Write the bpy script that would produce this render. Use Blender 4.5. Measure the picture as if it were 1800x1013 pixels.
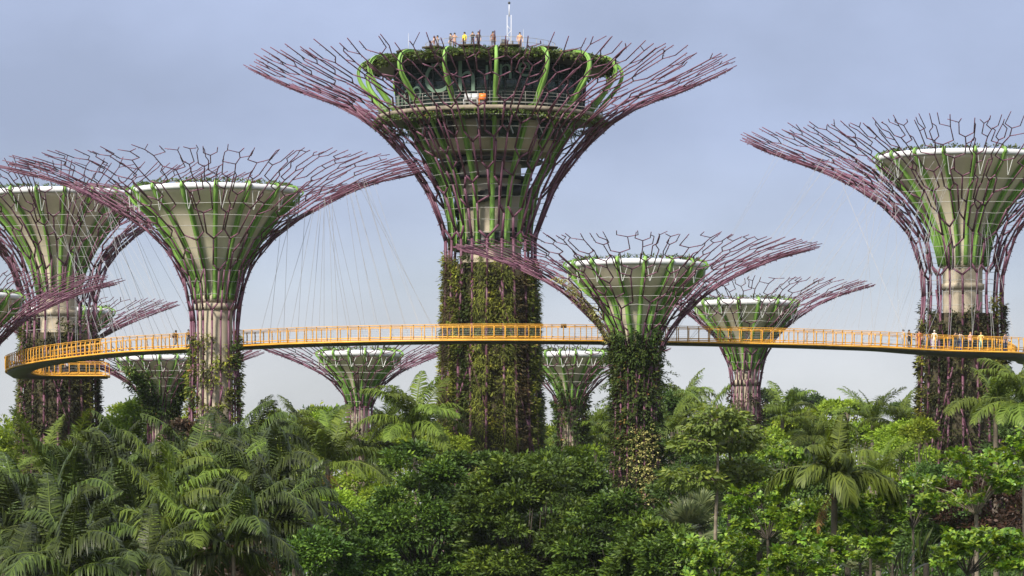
import bpy, math, random
import numpy as np
from mathutils import Vector, Matrix

for o in list(bpy.data.objects):
    bpy.data.objects.remove(o)
SC = bpy.context.scene
COL = SC.collection
R_ = math.radians

# ------------------------------------------------------------------ camera
F = 7600.0            # focal length in photograph pixels (1800 wide)
CAMZ = 2.0
HORIZ = 1045.0        # image row of eye level
cam = bpy.data.cameras.new('camera')
cam.sensor_width = 36.0
cam.lens = 36.0 * F / 1800.0
cam.shift_y = (HORIZ - 506.5) / 1800.0
cam.clip_start = 0.5
cam.clip_end = 6000
camo = bpy.data.objects.new('camera', cam)
COL.objects.link(camo)
camo.location = (0, 0, CAMZ)
camo.rotation_euler = (R_(90), 0, 0)
SC.camera = camo

# ------------------------------------------------------------------ light
SUN_EL, SUN_AZ = 42.0, -34.0          # from behind the camera, to the left
sd = Vector((math.cos(R_(SUN_EL)) * math.sin(R_(SUN_AZ)), -math.cos(R_(SUN_EL)) * math.cos(R_(SUN_AZ)), math.sin(R_(SUN_EL))))
world = bpy.data.worlds.new('World')
SC.world = world
world.use_nodes = True
wn, wl = world.node_tree.nodes, world.node_tree.links
wn.clear()
w_out = wn.new('ShaderNodeOutputWorld')
w_bg = wn.new('ShaderNodeBackground')
w_bg.inputs['Strength'].default_value = 0.1
sky = wn.new('ShaderNodeTexSky')
sky.sky_type = 'NISHITA'
sky.sun_disc = False
sky.sun_elevation = R_(SUN_EL)
sky.sun_rotation = math.atan2(sd.x, sd.y)
sky.air_density = 1.0
sky.dust_density = 2.0
geo = wn.new('ShaderNodeTexCoord')
sep = wn.new('ShaderNodeSeparateXYZ')
wl.new(geo.outputs['Generated'], sep.inputs[0])
veil = wn.new('ShaderNodeValToRGB')     # thin high cloud: pale at the horizon, blue grey higher, brightened overhead for fill
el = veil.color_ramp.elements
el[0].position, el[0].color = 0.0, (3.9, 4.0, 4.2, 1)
el[1].position, el[1].color = 1.0, (6.4, 6.6, 7.2, 1)  # zenith, out of view: raised to add fill light in the shade
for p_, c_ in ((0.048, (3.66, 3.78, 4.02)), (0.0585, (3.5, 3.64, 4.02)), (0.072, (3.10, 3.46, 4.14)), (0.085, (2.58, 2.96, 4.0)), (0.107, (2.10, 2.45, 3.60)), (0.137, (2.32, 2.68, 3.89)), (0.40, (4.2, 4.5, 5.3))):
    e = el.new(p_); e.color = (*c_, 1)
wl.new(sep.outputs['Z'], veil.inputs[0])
cmap = wn.new('ShaderNodeMapping'); cmap.inputs['Scale'].default_value = (10, 10, 17)
wl.new(geo.outputs['Generated'], cmap.inputs[0])
cn = wn.new('ShaderNodeTexNoise'); cn.inputs['Scale'].default_value = 1.4; cn.inputs['Detail'].default_value = 5; cn.inputs['Roughness'].default_value = 0.5
wl.new(cmap.outputs[0], cn.inputs['Vector'])
cr = wn.new('ShaderNodeMapRange'); cr.inputs['From Min'].default_value = 0.35; cr.inputs['From Max'].default_value = 0.68
cr.inputs['To Min'].default_value = 0.88; cr.inputs['To Max'].default_value = 1.14
wl.new(cn.outputs['Fac'], cr.inputs['Value'])
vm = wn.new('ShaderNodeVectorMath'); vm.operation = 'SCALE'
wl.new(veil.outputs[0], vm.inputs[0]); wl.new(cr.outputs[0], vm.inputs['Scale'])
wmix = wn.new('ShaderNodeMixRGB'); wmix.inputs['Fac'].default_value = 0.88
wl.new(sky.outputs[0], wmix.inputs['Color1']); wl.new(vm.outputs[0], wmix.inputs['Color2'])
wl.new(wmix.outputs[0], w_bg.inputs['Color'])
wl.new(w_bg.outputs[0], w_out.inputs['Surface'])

sl = bpy.data.lights.new('sun', 'SUN')
sl.energy = 4.4
sl.angle = R_(9.0)
sl.color = (1.0, 0.93, 0.80)
slo = bpy.data.objects.new('sun', sl)
COL.objects.link(slo)
slo.rotation_euler = sd.to_track_quat('Z', 'Y').to_euler()
slo.location = (-60, 100, 120)
SC.view_settings.view_transform = 'Standard'
SC.view_settings.look = 'None'
SC.view_settings.gamma = 1.0
SC.view_settings.exposure = 0.85
SC.view_settings.use_curve_mapping = False
HAZE = 0.00003         # even density of the air between here and the far trees

# ------------------------------------------------------------------ helpers
def X(px, Y): return (px - 900.0) * Y / F
def Z(py, Y): return CAMZ + (HORIZ - py) * Y / F
def tag(o, label=None, cat=None, group=None, kind=None):
    if label: o['label'] = label
    if cat: o['category'] = cat
    if group: o['group'] = group
    if kind: o['kind'] = kind
    return o
def empty(name, loc=(0, 0, 0), rz=0.0, s=1.0):
    o = bpy.data.objects.new(name, None)
    COL.objects.link(o)
    o.empty_display_size = 0.3
    o.location = loc; o.rotation_euler = (0, 0, rz); o.scale = (s, s, s)
    return o
def link(name, me, parent=None, loc=(0, 0, 0), rot=(0, 0, 0), s=1.0):
    o = bpy.data.objects.new(name, me)
    COL.objects.link(o)
    o.location = loc; o.rotation_euler = rot
    o.scale = (s, s, s) if not hasattr(s, '__len__') else s
    o.parent = parent
    return o
def mesh_np(name, V, faces, mat=None, var=None, smooth=False, mats=None, midx=None):
    """V (n,3); faces: (m,k) array or list of such arrays"""
    if not isinstance(faces, (list, tuple)): faces = [faces]
    faces = [np.asarray(f, dtype=np.int32) for f in faces if len(f)]
    me = bpy.data.meshes.new(name)
    V = np.asarray(V, dtype=np.float32)
    me.vertices.add(len(V)); me.vertices.foreach_set('co', V.ravel())
    nl = sum(f.size for f in faces); nf = sum(len(f) for f in faces)
    me.loops.add(nl); me.polygons.add(nf)
    me.loops.foreach_set('vertex_index', np.concatenate([f.ravel() for f in faces]))
    tot = np.concatenate([np.full(len(f), f.shape[1], dtype=np.int32) for f in faces])
    st = np.concatenate([[0], np.cumsum(tot)[:-1]]).astype(np.int32)
    me.polygons.foreach_set('loop_start', st)
    me.polygons.foreach_set('loop_total', tot)
    if smooth: me.polygons.foreach_set('use_smooth', np.ones(nf, dtype=bool))
    if var is not None:
        a = me.attributes.new('var', 'FLOAT', 'POINT')
        a.data.foreach_set('value', np.asarray(var, dtype=np.float32))
    if mat: me.materials.append(mat)
    if mats:
        for m in mats: me.materials.append(m)
    if midx is not None: me.polygons.foreach_set('material_index', np.asarray(midx, dtype=np.int32))
    me.update(calc_edges=True)
    return me
def norm(a):
    return a / np.maximum(np.linalg.norm(a, axis=-1, keepdims=True), 1e-9)
def tubes(segs, n=5, caps=False):
    """segs: list of (p0, p1, r0, r1) -> V, quads"""
    S = len(segs)
    P0 = np.array([s[0] for s in segs], dtype=float); P1 = np.array([s[1] for s in segs], dtype=float)
    r0 = np.array([s[2] for s in segs], dtype=float); r1 = np.array([s[3] for s in segs], dtype=float)
    d = norm(P1 - P0)
    ref = np.where(np.abs(d[:, 2:3]) > 0.9, np.array([[1.0, 0, 0]]), np.array([[0, 0, 1.0]]))
    u = norm(np.cross(d, ref)); v = np.cross(d, u)
    a = np.arange(n) * 2 * math.pi / n
    ring = u[:, None, :] * np.cos(a)[None, :, None] + v[:, None, :] * np.sin(a)[None, :, None]
    A = P0[:, None, :] + ring * r0[:, None, None]
    B = P1[:, None, :] + ring * r1[:, None, None]
    V = np.concatenate([A, B], axis=1).reshape(-1, 3)
    base = (np.arange(S) * 2 * n)[:, None]
    k = np.arange(n); k2 = (k + 1) % n
    Q = np.stack([base + k, base + k2, base + n + k2, base + n + k], axis=-1).reshape(-1, 4)
    if caps:
        c0 = base + k[::-1]; c1 = base + n + k
        return V, [Q, c0, c1]
    return V, [Q]
def poly_tube(pts, r, n=5, closed=False, flat=1.0):
    """continuous tube through pts with shared rings"""
    P = np.array(pts, dtype=float); m = len(P)
    rr = np.full(m, r, dtype=float) if np.isscalar(r) else np.array(r, dtype=float)
    if closed: T = norm(np.roll(P, -1, 0) - np.roll(P, 1, 0))
    else: T = norm(np.gradient(P, axis=0))
    ref = np.where(np.abs(T[:, 2:3]) > 0.93, np.array([[1.0, 0, 0]]), np.array([[0, 0, 1.0]]))
    u = norm(np.cross(T, ref)); v = np.cross(T, u)
    a = np.arange(n) * 2 * math.pi / n
    V = (P[:, None, :] + (u[:, None, :] * np.cos(a)[None, :, None] + v[:, None, :] * np.sin(a)[None, :, None] * flat) * rr[:, None, None]).reshape(-1, 3)
    i = np.arange(m if closed else m - 1)[:, None]; i2 = (i + 1) % m
    k = np.arange(n); k2 = (k + 1) % n
    Q = np.stack([i * n + k, i * n + k2, i2 * n + k2, i2 * n + k], axis=-1).reshape(-1, 4)
    return V, [Q]
def merge(parts):
    Vs, Fs, off = [], {}, 0
    for V, fl in parts:
        Vs.append(V)
        for f in fl:
            f = np.asarray(f)
            if f.size: Fs.setdefault(f.shape[1], []).append(f + off)
        off += len(V)
    return np.concatenate(Vs), [np.concatenate(v) for v in Fs.values()]
def box(x0, x1, y0, y1, z0, z1):
    V = np.array([(x, y, z) for z in (z0, z1) for y in (y0, y1) for x in (x0, x1)], dtype=float)
    Q = np.array([(0, 2, 3, 1), (4, 5, 7, 6), (0, 1, 5, 4), (2, 6, 7, 3), (0, 4, 6, 2), (1, 3, 7, 5)])
    return V, [Q]
def lathe(prof, n=48, a0=0.0, a1=2 * math.pi, cap=False):
    """prof: (r,z) list, outside facing out when listed bottom to top"""
    full = abs(a1 - a0 - 2 * math.pi) < 1e-6
    A = a0 + (a1 - a0) * np.arange(n if full else n + 1) / n
    m = len(prof); P = np.array(prof, dtype=float)
    V = np.stack([P[:, None, 0] * np.cos(A), P[:, None, 0] * np.sin(A), np.repeat(P[:, 1:2], len(A), 1)], -1).reshape(-1, 3)
    c = len(A)
    i = np.arange(m - 1)[:, None]; k = np.arange(n)[None, :]; k2 = (k + 1) % c
    Q = np.stack([i * c + k, i * c + k2, (i + 1) * c + k2, (i + 1) * c + k], -1).reshape(-1, 4)
    return V, [Q]
def smooth_interp(xs, ys, n=60):
    """dense monotone-ish catmull-rom resample of a profile"""
    xs = np.array(xs, float); ys = np.array(ys, float)
    t = np.arange(len(xs)); tt = np.linspace(0, len(xs) - 1, n)
    def cr(v):
        vp = np.concatenate([[2 * v[0] - v[1]], v, [2 * v[-1] - v[-2]]])
        i = np.clip(tt.astype(int), 0, len(v) - 2); u = tt - i
        p0, p1, p2, p3 = vp[i], vp[i + 1], vp[i + 2], vp[i + 3]
        return 0.5 * (2 * p1 + (p2 - p0) * u + (2 * p0 - 5 * p1 + 4 * p2 - p3) * u ** 2 + (3 * p1 - p0 - 3 * p2 + p3) * u ** 3)
    return cr(xs), cr(ys)

# ------------------------------------------------------------------ materials
def nmat(name):
    m = bpy.data.materials.new(name); m.use_nodes = True
    nt = m.node_tree; nt.nodes.clear()
    out = nt.nodes.new('ShaderNodeOutputMaterial')
    return m, nt, out
def surf(name, col, rough=0.6, var=0.15, scale=1.5, metal=0.0, bump=0.0, spec=0.4, streak=False, col2=None):
    m, nt, out = nmat(name)
    b = nt.nodes.new('ShaderNodeBsdfPrincipled')
    b.inputs['Roughness'].default_value = rough; b.inputs['Metallic'].default_value = metal
    b.inputs['Specular IOR Level'].default_value = spec
    tc = nt.nodes.new('ShaderNodeTexCoord'); mp = nt.nodes.new('ShaderNodeMapping')
    if streak: mp.inputs['Scale'].default_value = (1, 1, 0.12)
    nt.links.new(tc.outputs['Object'], mp.inputs[0])
    nz = nt.nodes.new('ShaderNodeTexNoise'); nz.inputs['Scale'].default_value = scale; nz.inputs['Detail'].default_value = 6; nz.inputs['Roughness'].default_value = 0.62
    nt.links.new(mp.outputs[0], nz.inputs['Vector'])
    rp = nt.nodes.new('ShaderNodeValToRGB')
    c = np.array(col); c2 = np.array(col2) if col2 is not None else c * (1 - 2 * var)
    rp.color_ramp.elements[0].position = 0.3; rp.color_ramp.elements[0].color = (*c2, 1)
    rp.color_ramp.elements[1].position = 0.68; rp.color_ramp.elements[1].color = (*np.minimum(c * (1 + var), 0.95), 1)
    nt.links.new(nz.outputs['Fac'], rp.inputs[0]); nt.links.new(rp.outputs[0], b.inputs['Base Color'])
    if bump:
        bp = nt.nodes.new('ShaderNodeBump'); bp.inputs['Strength'].default_value = bump; bp.inputs['Distance'].default_value = 0.05
        nt.links.new(nz.outputs['Fac'], bp.inputs['Height']); nt.links.new(bp.outputs[0], b.inputs['Normal'])
    nt.links.new(b.outputs[0], out.inputs['Surface'])
    return m
def leafmat(name, stops, trans=0.3, rough=0.45, spec=0.35, rnd=0.25):
    """stops: list of (pos, rgb); per-leaf attribute 'var' picks the colour; each object shifts a little"""
    m, nt, out = nmat(name)
    at = nt.nodes.new('ShaderNodeAttribute'); at.attribute_name = 'var'
    rp = nt.nodes.new('ShaderNodeValToRGB'); els = rp.color_ramp.elements
    els[0].position, els[0].color = stops[0][0], (*stops[0][1], 1)
    els[1].position, els[1].color = stops[-1][0], (*stops[-1][1], 1)
    for p, c in stops[1:-1]:
        e = els.new(p); e.color = (*c, 1)
    oi = nt.nodes.new('ShaderNodeObjectInfo')
    mr = nt.nodes.new('ShaderNodeMapRange'); mr.inputs['To Min'].default_value = 1 - rnd; mr.inputs['To Max'].default_value = 1 + rnd
    nt.links.new(oi.outputs['Random'], mr.inputs['Value'])
    hs = nt.nodes.new('ShaderNodeHueSaturation')
    mh = nt.nodes.new('ShaderNodeMapRange'); mh.inputs['To Min'].default_value = 0.487; mh.inputs['To Max'].default_value = 0.513
    nt.links.new(oi.outputs['Random'], mh.inputs['Value']); nt.links.new(mh.outputs[0], hs.inputs['Hue'])
    nt.links.new(mr.outputs[0], hs.inputs['Value'])
    nt.links.new(at.outputs['Fac'], rp.inputs[0]); nt.links.new(rp.outputs[0], hs.inputs['Color'])
    b = nt.nodes.new('ShaderNodeBsdfPrincipled'); b.inputs['Roughness'].default_value = rough; b.inputs['Specular IOR Level'].default_value = spec
    nt.links.new(hs.outputs[0], b.inputs['Base Color'])
    t = nt.nodes.new('ShaderNodeBsdfTranslucent')
    h2 = nt.nodes.new('ShaderNodeHueSaturation'); h2.inputs['Hue'].default_value = 0.485; h2.inputs['Saturation'].default_value = 1.1; h2.inputs['Value'].default_value = 1.3
    nt.links.new(hs.outputs[0], h2.inputs['Color']); nt.links.new(h2.outputs[0], t.inputs['Color'])
    mx = nt.nodes.new('ShaderNodeMixShader'); mx.inputs['Fac'].default_value = trans
    nt.links.new(b.outputs[0], mx.inputs[1]); nt.links.new(t.outputs[0], mx.inputs[2])
    nt.links.new(mx.outputs[0], out.inputs['Surface'])
    return m
M = {}
M['steel'] = surf('purple steel', (0.128, 0.050, 0.084), 0.5, 0.14, 0.8)
M['rib'] = surf('green rib paint', (0.19, 0.355, 0.075), 0.55, 0.18, 0.9, streak=True)
M['concrete'] = surf('tan concrete', (0.45, 0.39, 0.30), 0.85, 0.13, 0.55, bump=0.15, streak=True)
M['skin'] = surf('funnel cladding', (0.64, 0.565, 0.45), 0.75, 0.10, 0.4, streak=True)
M['white'] = surf('white membrane', (0.56, 0.57, 0.60), 0.5, 0.07, 0.8)
M['grey'] = surf('galvanised metal', (0.52, 0.53, 0.52), 0.4, 0.1, 2.0, metal=0.3)
M['railgrey'] = surf('railing steel', (0.26, 0.25, 0.23), 0.5, 0.15, 2.0)
M['hoop'] = surf('hoop cable', (0.36, 0.36, 0.34), 0.6, 0.1, 2.0)
M['slab'] = surf('weathered slab', (0.24, 0.205, 0.16), 0.9, 0.25, 1.2, bump=0.2)
M['cable'] = surf('steel cable', (0.30, 0.30, 0.31), 0.5, 0.05, 2.0)
M['dark'] = surf('dark metal', (0.04, 0.042, 0.045), 0.5, 0.2, 2.0)
M['soil'] = surf('planting felt', (0.060, 0.050, 0.030), 0.95, 0.3, 2.5, bump=0.4)
M['yellow'] = surf('yellow paint', (0.74, 0.37, 0.045), 0.5, 0.18, 0.5)
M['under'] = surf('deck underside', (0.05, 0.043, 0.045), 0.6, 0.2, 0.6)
M['deck'] = surf('deck grating', (0.10, 0.09, 0.085), 0.8, 0.2, 2.0)
M['bark'] = surf('bark', (0.17, 0.14, 0.105), 0.9, 0.25, 3.0, bump=0.5)
M['barkd'] = surf('dark bark', (0.055, 0.045, 0.035), 0.9, 0.3, 3.0, bump=0.5)
M['palmtrunk'] = surf('palm trunk', (0.13, 0.105, 0.08), 0.9, 0.2, 2.0, bump=0.4)
M['orange'] = surf('orange plastic', (0.75, 0.20, 0.03), 0.4, 0.05, 1.0)
M['letter'] = surf('pale green lettering', (0.11, 0.18, 0.13), 0.6, 0.05, 1.0)
M['ground'] = surf('grass ground', (0.055, 0.085, 0.025), 0.95, 0.3, 0.2, bump=0.3)
def glassmat():
    m, nt, out = nmat('tinted glass')
    b = nt.nodes.new('ShaderNodeBsdfPrincipled')
    b.inputs['Base Color'].default_value = (0.035, 0.06, 0.06, 1); b.inputs['Roughness'].default_value = 0.06
    b.inputs['Specular IOR Level'].default_value = 0.6
    t = nt.nodes.new('ShaderNodeBsdfTransparent'); t.inputs['Color'].default_value = (0.55, 0.68, 0.66, 1)
    mx = nt.nodes.new('ShaderNodeMixShader'); mx.inputs['Fac'].default_value = 0.45
    nt.links.new(b.outputs[0], mx.inputs[1]); nt.links.new(t.outputs[0], mx.inputs[2]); nt.links.new(mx.outputs[0], out.inputs['Surface'])
    return m
M['glass'] = glassmat()
G = {}
G['dome'] = leafmat('dome leaves', [(0, (0.017, 0.038, 0.008)), (0.5, (0.047, 0.088, 0.012)), (0.85, (0.118, 0.185, 0.020)), (1, (0.24, 0.32, 0.03))], 0.18, 0.5, 0.22, 0.14)
G['palm'] = leafmat('palm leaflets', [(0, (0.020, 0.031, 0.008)), (0.6, (0.046, 0.067, 0.013)), (1, (0.12, 0.165, 0.024))], 0.15, 0.42, 0.2, 0.45)
G['palmy'] = leafmat('yellow green palm leaflets', [(0, (0.055, 0.080, 0.014)), (0.6, (0.105, 0.150, 0.022)), (1, (0.20, 0.25, 0.036))], 0.28, 0.5, 0.2, 0.25)
G['far'] = leafmat('far tree leaves', [(0, (0.070, 0.115, 0.014)), (0.5, (0.165, 0.235, 0.028)), (1, (0.32, 0.39, 0.045))], 0.3, 0.6, 0.12, 0.3)
G['fard'] = leafmat('dark far tree leaves', [(0, (0.026, 0.052, 0.014)), (0.5, (0.050, 0.095, 0.020)), (1, (0.11, 0.17, 0.03))], 0.25, 0.55, 0.2, 0.25)
G['term'] = leafmat('broad glossy leaves', [(0, (0.050, 0.105, 0.014)), (0.5, (0.105, 0.19, 0.020)), (1, (0.22, 0.31, 0.035))], 0.33, 0.38, 0.4, 0.25)
G['fan'] = leafmat('fan palm leaves', [(0, (0.055, 0.072, 0.032)), (0.6, (0.10, 0.125, 0.055)), (1, (0.18, 0.20, 0.08))], 0.2, 0.45, 0.35, 0.2)
G['red'] = leafmat('dark red leaves', [(0, (0.030, 0.020, 0.013)), (0.6, (0.060, 0.036, 0.022)), (1, (0.13, 0.06, 0.036))], 0.2, 0.45, 0.35, 0.2)
G['dry'] = leafmat('dry fronds', [(0, (0.20, 0.12, 0.05)), (1, (0.40, 0.24, 0.07))], 0.3, 0.7, 0.2, 0.2)
G['wall'] = leafmat('trunk planting', [(0, (0.045, 0.056, 0.014)), (0.35, (0.098, 0.112, 0.026)), (0.65, (0.150, 0.162, 0.034)), (0.85, (0.21, 0.24, 0.04)), (0.95, (0.36, 0.37, 0.05)), (1, (0.20, 0.10, 0.05))], 0.25, 0.6, 0.15, 0.3)
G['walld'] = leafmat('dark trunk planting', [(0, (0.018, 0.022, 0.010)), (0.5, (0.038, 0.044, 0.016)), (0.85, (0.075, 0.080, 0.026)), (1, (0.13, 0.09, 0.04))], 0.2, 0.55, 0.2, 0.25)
G['wallg'] = leafmat('creeper leaves', [(0, (0.026, 0.046, 0.013)), (0.55, (0.058, 0.090, 0.020)), (0.9, (0.115, 0.155, 0.03)), (1, (0.30, 0.10, 0.05))], 0.25, 0.5, 0.25, 0.2)
G['wallb'] = leafmat('brown purple planting', [(0, (0.040, 0.034, 0.020)), (0.4, (0.090, 0.078, 0.036)), (0.8, (0.15, 0.125, 0.05)), (1, (0.17, 0.09, 0.07))], 0.25, 0.6, 0.15, 0.3)
G['flower'] = leafmat('pale yellow flowers', [(0, (0.26, 0.25, 0.08)), (1, (0.46, 0.43, 0.17))], 0.3, 0.6, 0.2, 0.1)

# ------------------------------------------------------------------ leaves
def leaf_geo(C, D, N, ln, wd, fold=0.25, droop=0.0, var=None, seg=1):
    """C base points, D directions, N normals (all (n,3)); ln, wd (n,) -> V, [quads], var per vertex"""
    D = norm(D); Sd = norm(np.cross(D, N)); N = np.cross(Sd, D)
    ln = ln[:, None]; wd = wd[:, None]
    if seg == 1:
        mid = C + D * ln * 0.52 + N * ln * 0.06
        tip = C + D * ln - N * ln * (0.10 + droop)
        a = mid + Sd * wd * 0.5 - N * wd * fold * 0.5
        b = mid - Sd * wd * 0.5 - N * wd * fold * 0.5
        V = np.stack([C, a, tip, b], 1).reshape(-1, 3); k = 4
        Q = np.arange(len(C) * 4).reshape(-1, 4)
        fl = [Q]
    else:   # obovate leaf of two quads each side of a folded midrib
        m1 = C + D * ln * 0.62 + N * ln * 0.08
        tip = C + D * ln - N * ln * (0.04 + droop)
        q = C + D * ln * 0.30 + N * ln * 0.05
        a0 = q + Sd * wd * 0.30 + N * wd * fold * 0.2; b0 = q - Sd * wd * 0.30 + N * wd * fold * 0.2
        a1 = C + D * ln * 0.70 + Sd * wd * 0.5 + N * (wd * fold * 0.5 + ln * 0.05); b1 = C + D * ln * 0.70 - Sd * wd * 0.5 + N * (wd * fold * 0.5 + ln * 0.05)
        V = np.stack([C, a0, a1, tip, b1, b0, m1], 1).reshape(-1, 3); k = 7
        o = (np.arange(len(C)) * 7)[:, None]
        fl = [np.concatenate([o + np.array([[0, 1, 2, 6]]), o + np.array([[0, 6, 4, 5]])]), np.concatenate([o + np.array([[6, 2, 3]]), o + np.array([[6, 3, 4]])])]
    vv = None if var is None else np.repeat(var, k)
    return V, fl, vv
def rand_dirs(rng, n):
    return norm(rng.normal(size=(n, 3)))
def spray(rng, centers, outs, per, rad, ln, asp=0.42, flat=0.45, droop=0.25, vspread=0.5, cvar=None):
    """leaf clumps: leaves spread around each centre, fanning out along 'outs'"""
    n = len(centers); idx = np.repeat(np.arange(n), per)
    m = len(idx)
    off = rng.normal(size=(m, 3)) * np.array([1, 1, flat]) * rad * 0.55
    O = outs[idx]
    off += O * np.abs(rng.normal(size=(m, 1))) * rad * 0.25
    C = centers[idx] + off
    D = norm(off / rad * 0.8 + O * 0.7 + rng.normal(size=(m, 3)) * 0.45 + np.array([0, 0, -droop]))
    N = norm(np.array([[0, 0, 0.55]]) + O * 0.35 + norm(off) * 0.75 + rng.normal(size=(m, 3)) * 0.30)
    L = ln * rng.uniform(0.65, 1.25, m) * rng.uniform(0.75, 1.3, n)[idx]
    cv = rng.uniform(0, 1, n) if cvar is None else cvar
    v = np.clip(cv[idx] * vspread + rng.uniform(0, 1, m) * (1 - vspread), 0, 1)
    return leaf_geo(C, D, N, L, L * asp, 0.3, 0.0, v)
def crown_mesh(name, seed, rx, ry, rz, lobes, clumps, per, ln, mat, crad=0.75, lobe_r=0.42, zmin=-0.35, flat=0.45, droop=0.25, asp=0.42, fill=0.25, zbias=1.0, shell=(0.52, 0.86)):
    """lumpy crown centred at the origin: lobes on an ellipsoid, clumps on lobes, leaves in clumps"""
    rng = np.random.default_rng(seed)
    d = rand_dirs(rng, lobes * 4); d = d[d[:, 2] > zmin][:lobes]
    rad = np.array([rx, ry, rz])
    lc = d * rad * rng.uniform(shell[0], shell[1], (len(d), 1))
    lr = lobe_r * min(rx, rz) * rng.uniform(0.75, 1.3, len(d))
    pick = rng.integers(0, len(d), clumps)
    u = rand_dirs(rng, clumps); u[:, 2] = np.abs(u[:, 2]) * 0.95 - 0.25 * rng.uniform(0, 1, clumps); u = norm(u)
    u = norm(u + d[pick] * 0.55)
    rr = rng.uniform(0.8, 1.08, clumps)
    inner = rng.uniform(0, 1, clumps) < fill
    rr[inner] *= rng.uniform(0.2, 0.8, inner.sum())
    c = lc[pick] + u * (lr[pick] * rr)[:, None] * np.array([1.05, 1.05, 0.8 * zbias])
    cv = np.clip(0.3 * rng.uniform(0, 1, len(d))[pick] + 0.7 * rng.uniform(0, 1, clumps) ** 1.1, 0, 1)
    V, fl, v = spray(rng, c, u, per, crad, ln, asp, flat, droop, 0.6, cv)
    return mesh_np(name, V, fl, mat, v), lc
def limb_mesh(name, seed, h, r0, lobes, z0, mat, lean=0.0, n=7, stems=1):
    """tapered trunk from the ground with limbs to the crown lobes (lobes given relative to crown centre z0)"""
    rng = np.random.default_rng(seed)
    parts = []
    top = np.array([rng.normal() * lean, rng.normal() * lean, h])
    pts = [np.array([0, 0, -0.4])]
    for t in np.linspace(0.12, 1, 7): pts.append(top * t + np.array([rng.normal() * 0.12, rng.normal() * 0.12, 0]) * (1 if t < 1 else 0))
    rr = r0 * np.array([1.5, 1.1, 1.0, 0.92, 0.85, 0.78, 0.7, 0.62])
    parts.append(poly_tube(pts, rr, n))
    for lc in lobes:
        e = np.array([lc[0] * 0.7, lc[1] * 0.7, z0 + lc[2] * 0.7])
        s = pts[int(rng.integers(4, 8))]
        mid = s * 0.5 + e * 0.5 + rng.normal(size=3) * 0.15 * np.linalg.norm(e - s) * 0.5
        mid[2] -= 0.08 * np.linalg.norm(e - s)
        parts.append(poly_tube([s, mid, e], [r0 * 0.42, r0 * 0.28, r0 * 0.1], 5))
    V, fl = merge(parts)
    return mesh_np(name, V, fl, mat, smooth=True)

# ================================================================== SETTING
gm = mesh_np('ground', [(-800, -150, 0), (800, -150, 0), (800, 1500, 0), (-800, 1500, 0)], np.array([[0, 1, 2, 3]]), M['ground'])
tag(link('ground', gm), kind='structure')

# ================================================================== SUPERTREES
class Prof:
    """outline of the steel skin: radius and height along arc length"""
    def __init__(s, pts):
        (ra, za), (rb, zb) = pts[-2:]
        pts = pts + [(rb + (rb - ra) * 0.12, zb + (zb - za) * 0.12)]
        r, z = smooth_interp([p[0] for p in pts], [p[1] for p in pts], 160)
        s.r, s.z = r, z
        s.L = np.concatenate([[0], np.cumsum(np.hypot(np.diff(r), np.diff(z)))])
        s.max = s.L[-1]
    def at(s, L, th, off=0.0):
        r = np.interp(L, s.L, s.r) + off
        return np.array([r * math.cos(th), r * math.sin(th), np.interp(L, s.L, s.z)])
    def R(s, L): return float(np.interp(L, s.L, s.r))
    def Lz(s, z): return float(np.interp(z, s.z, s.L))
    def Rz(s, z): return float(np.interp(z, s.z, s.r))

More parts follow.
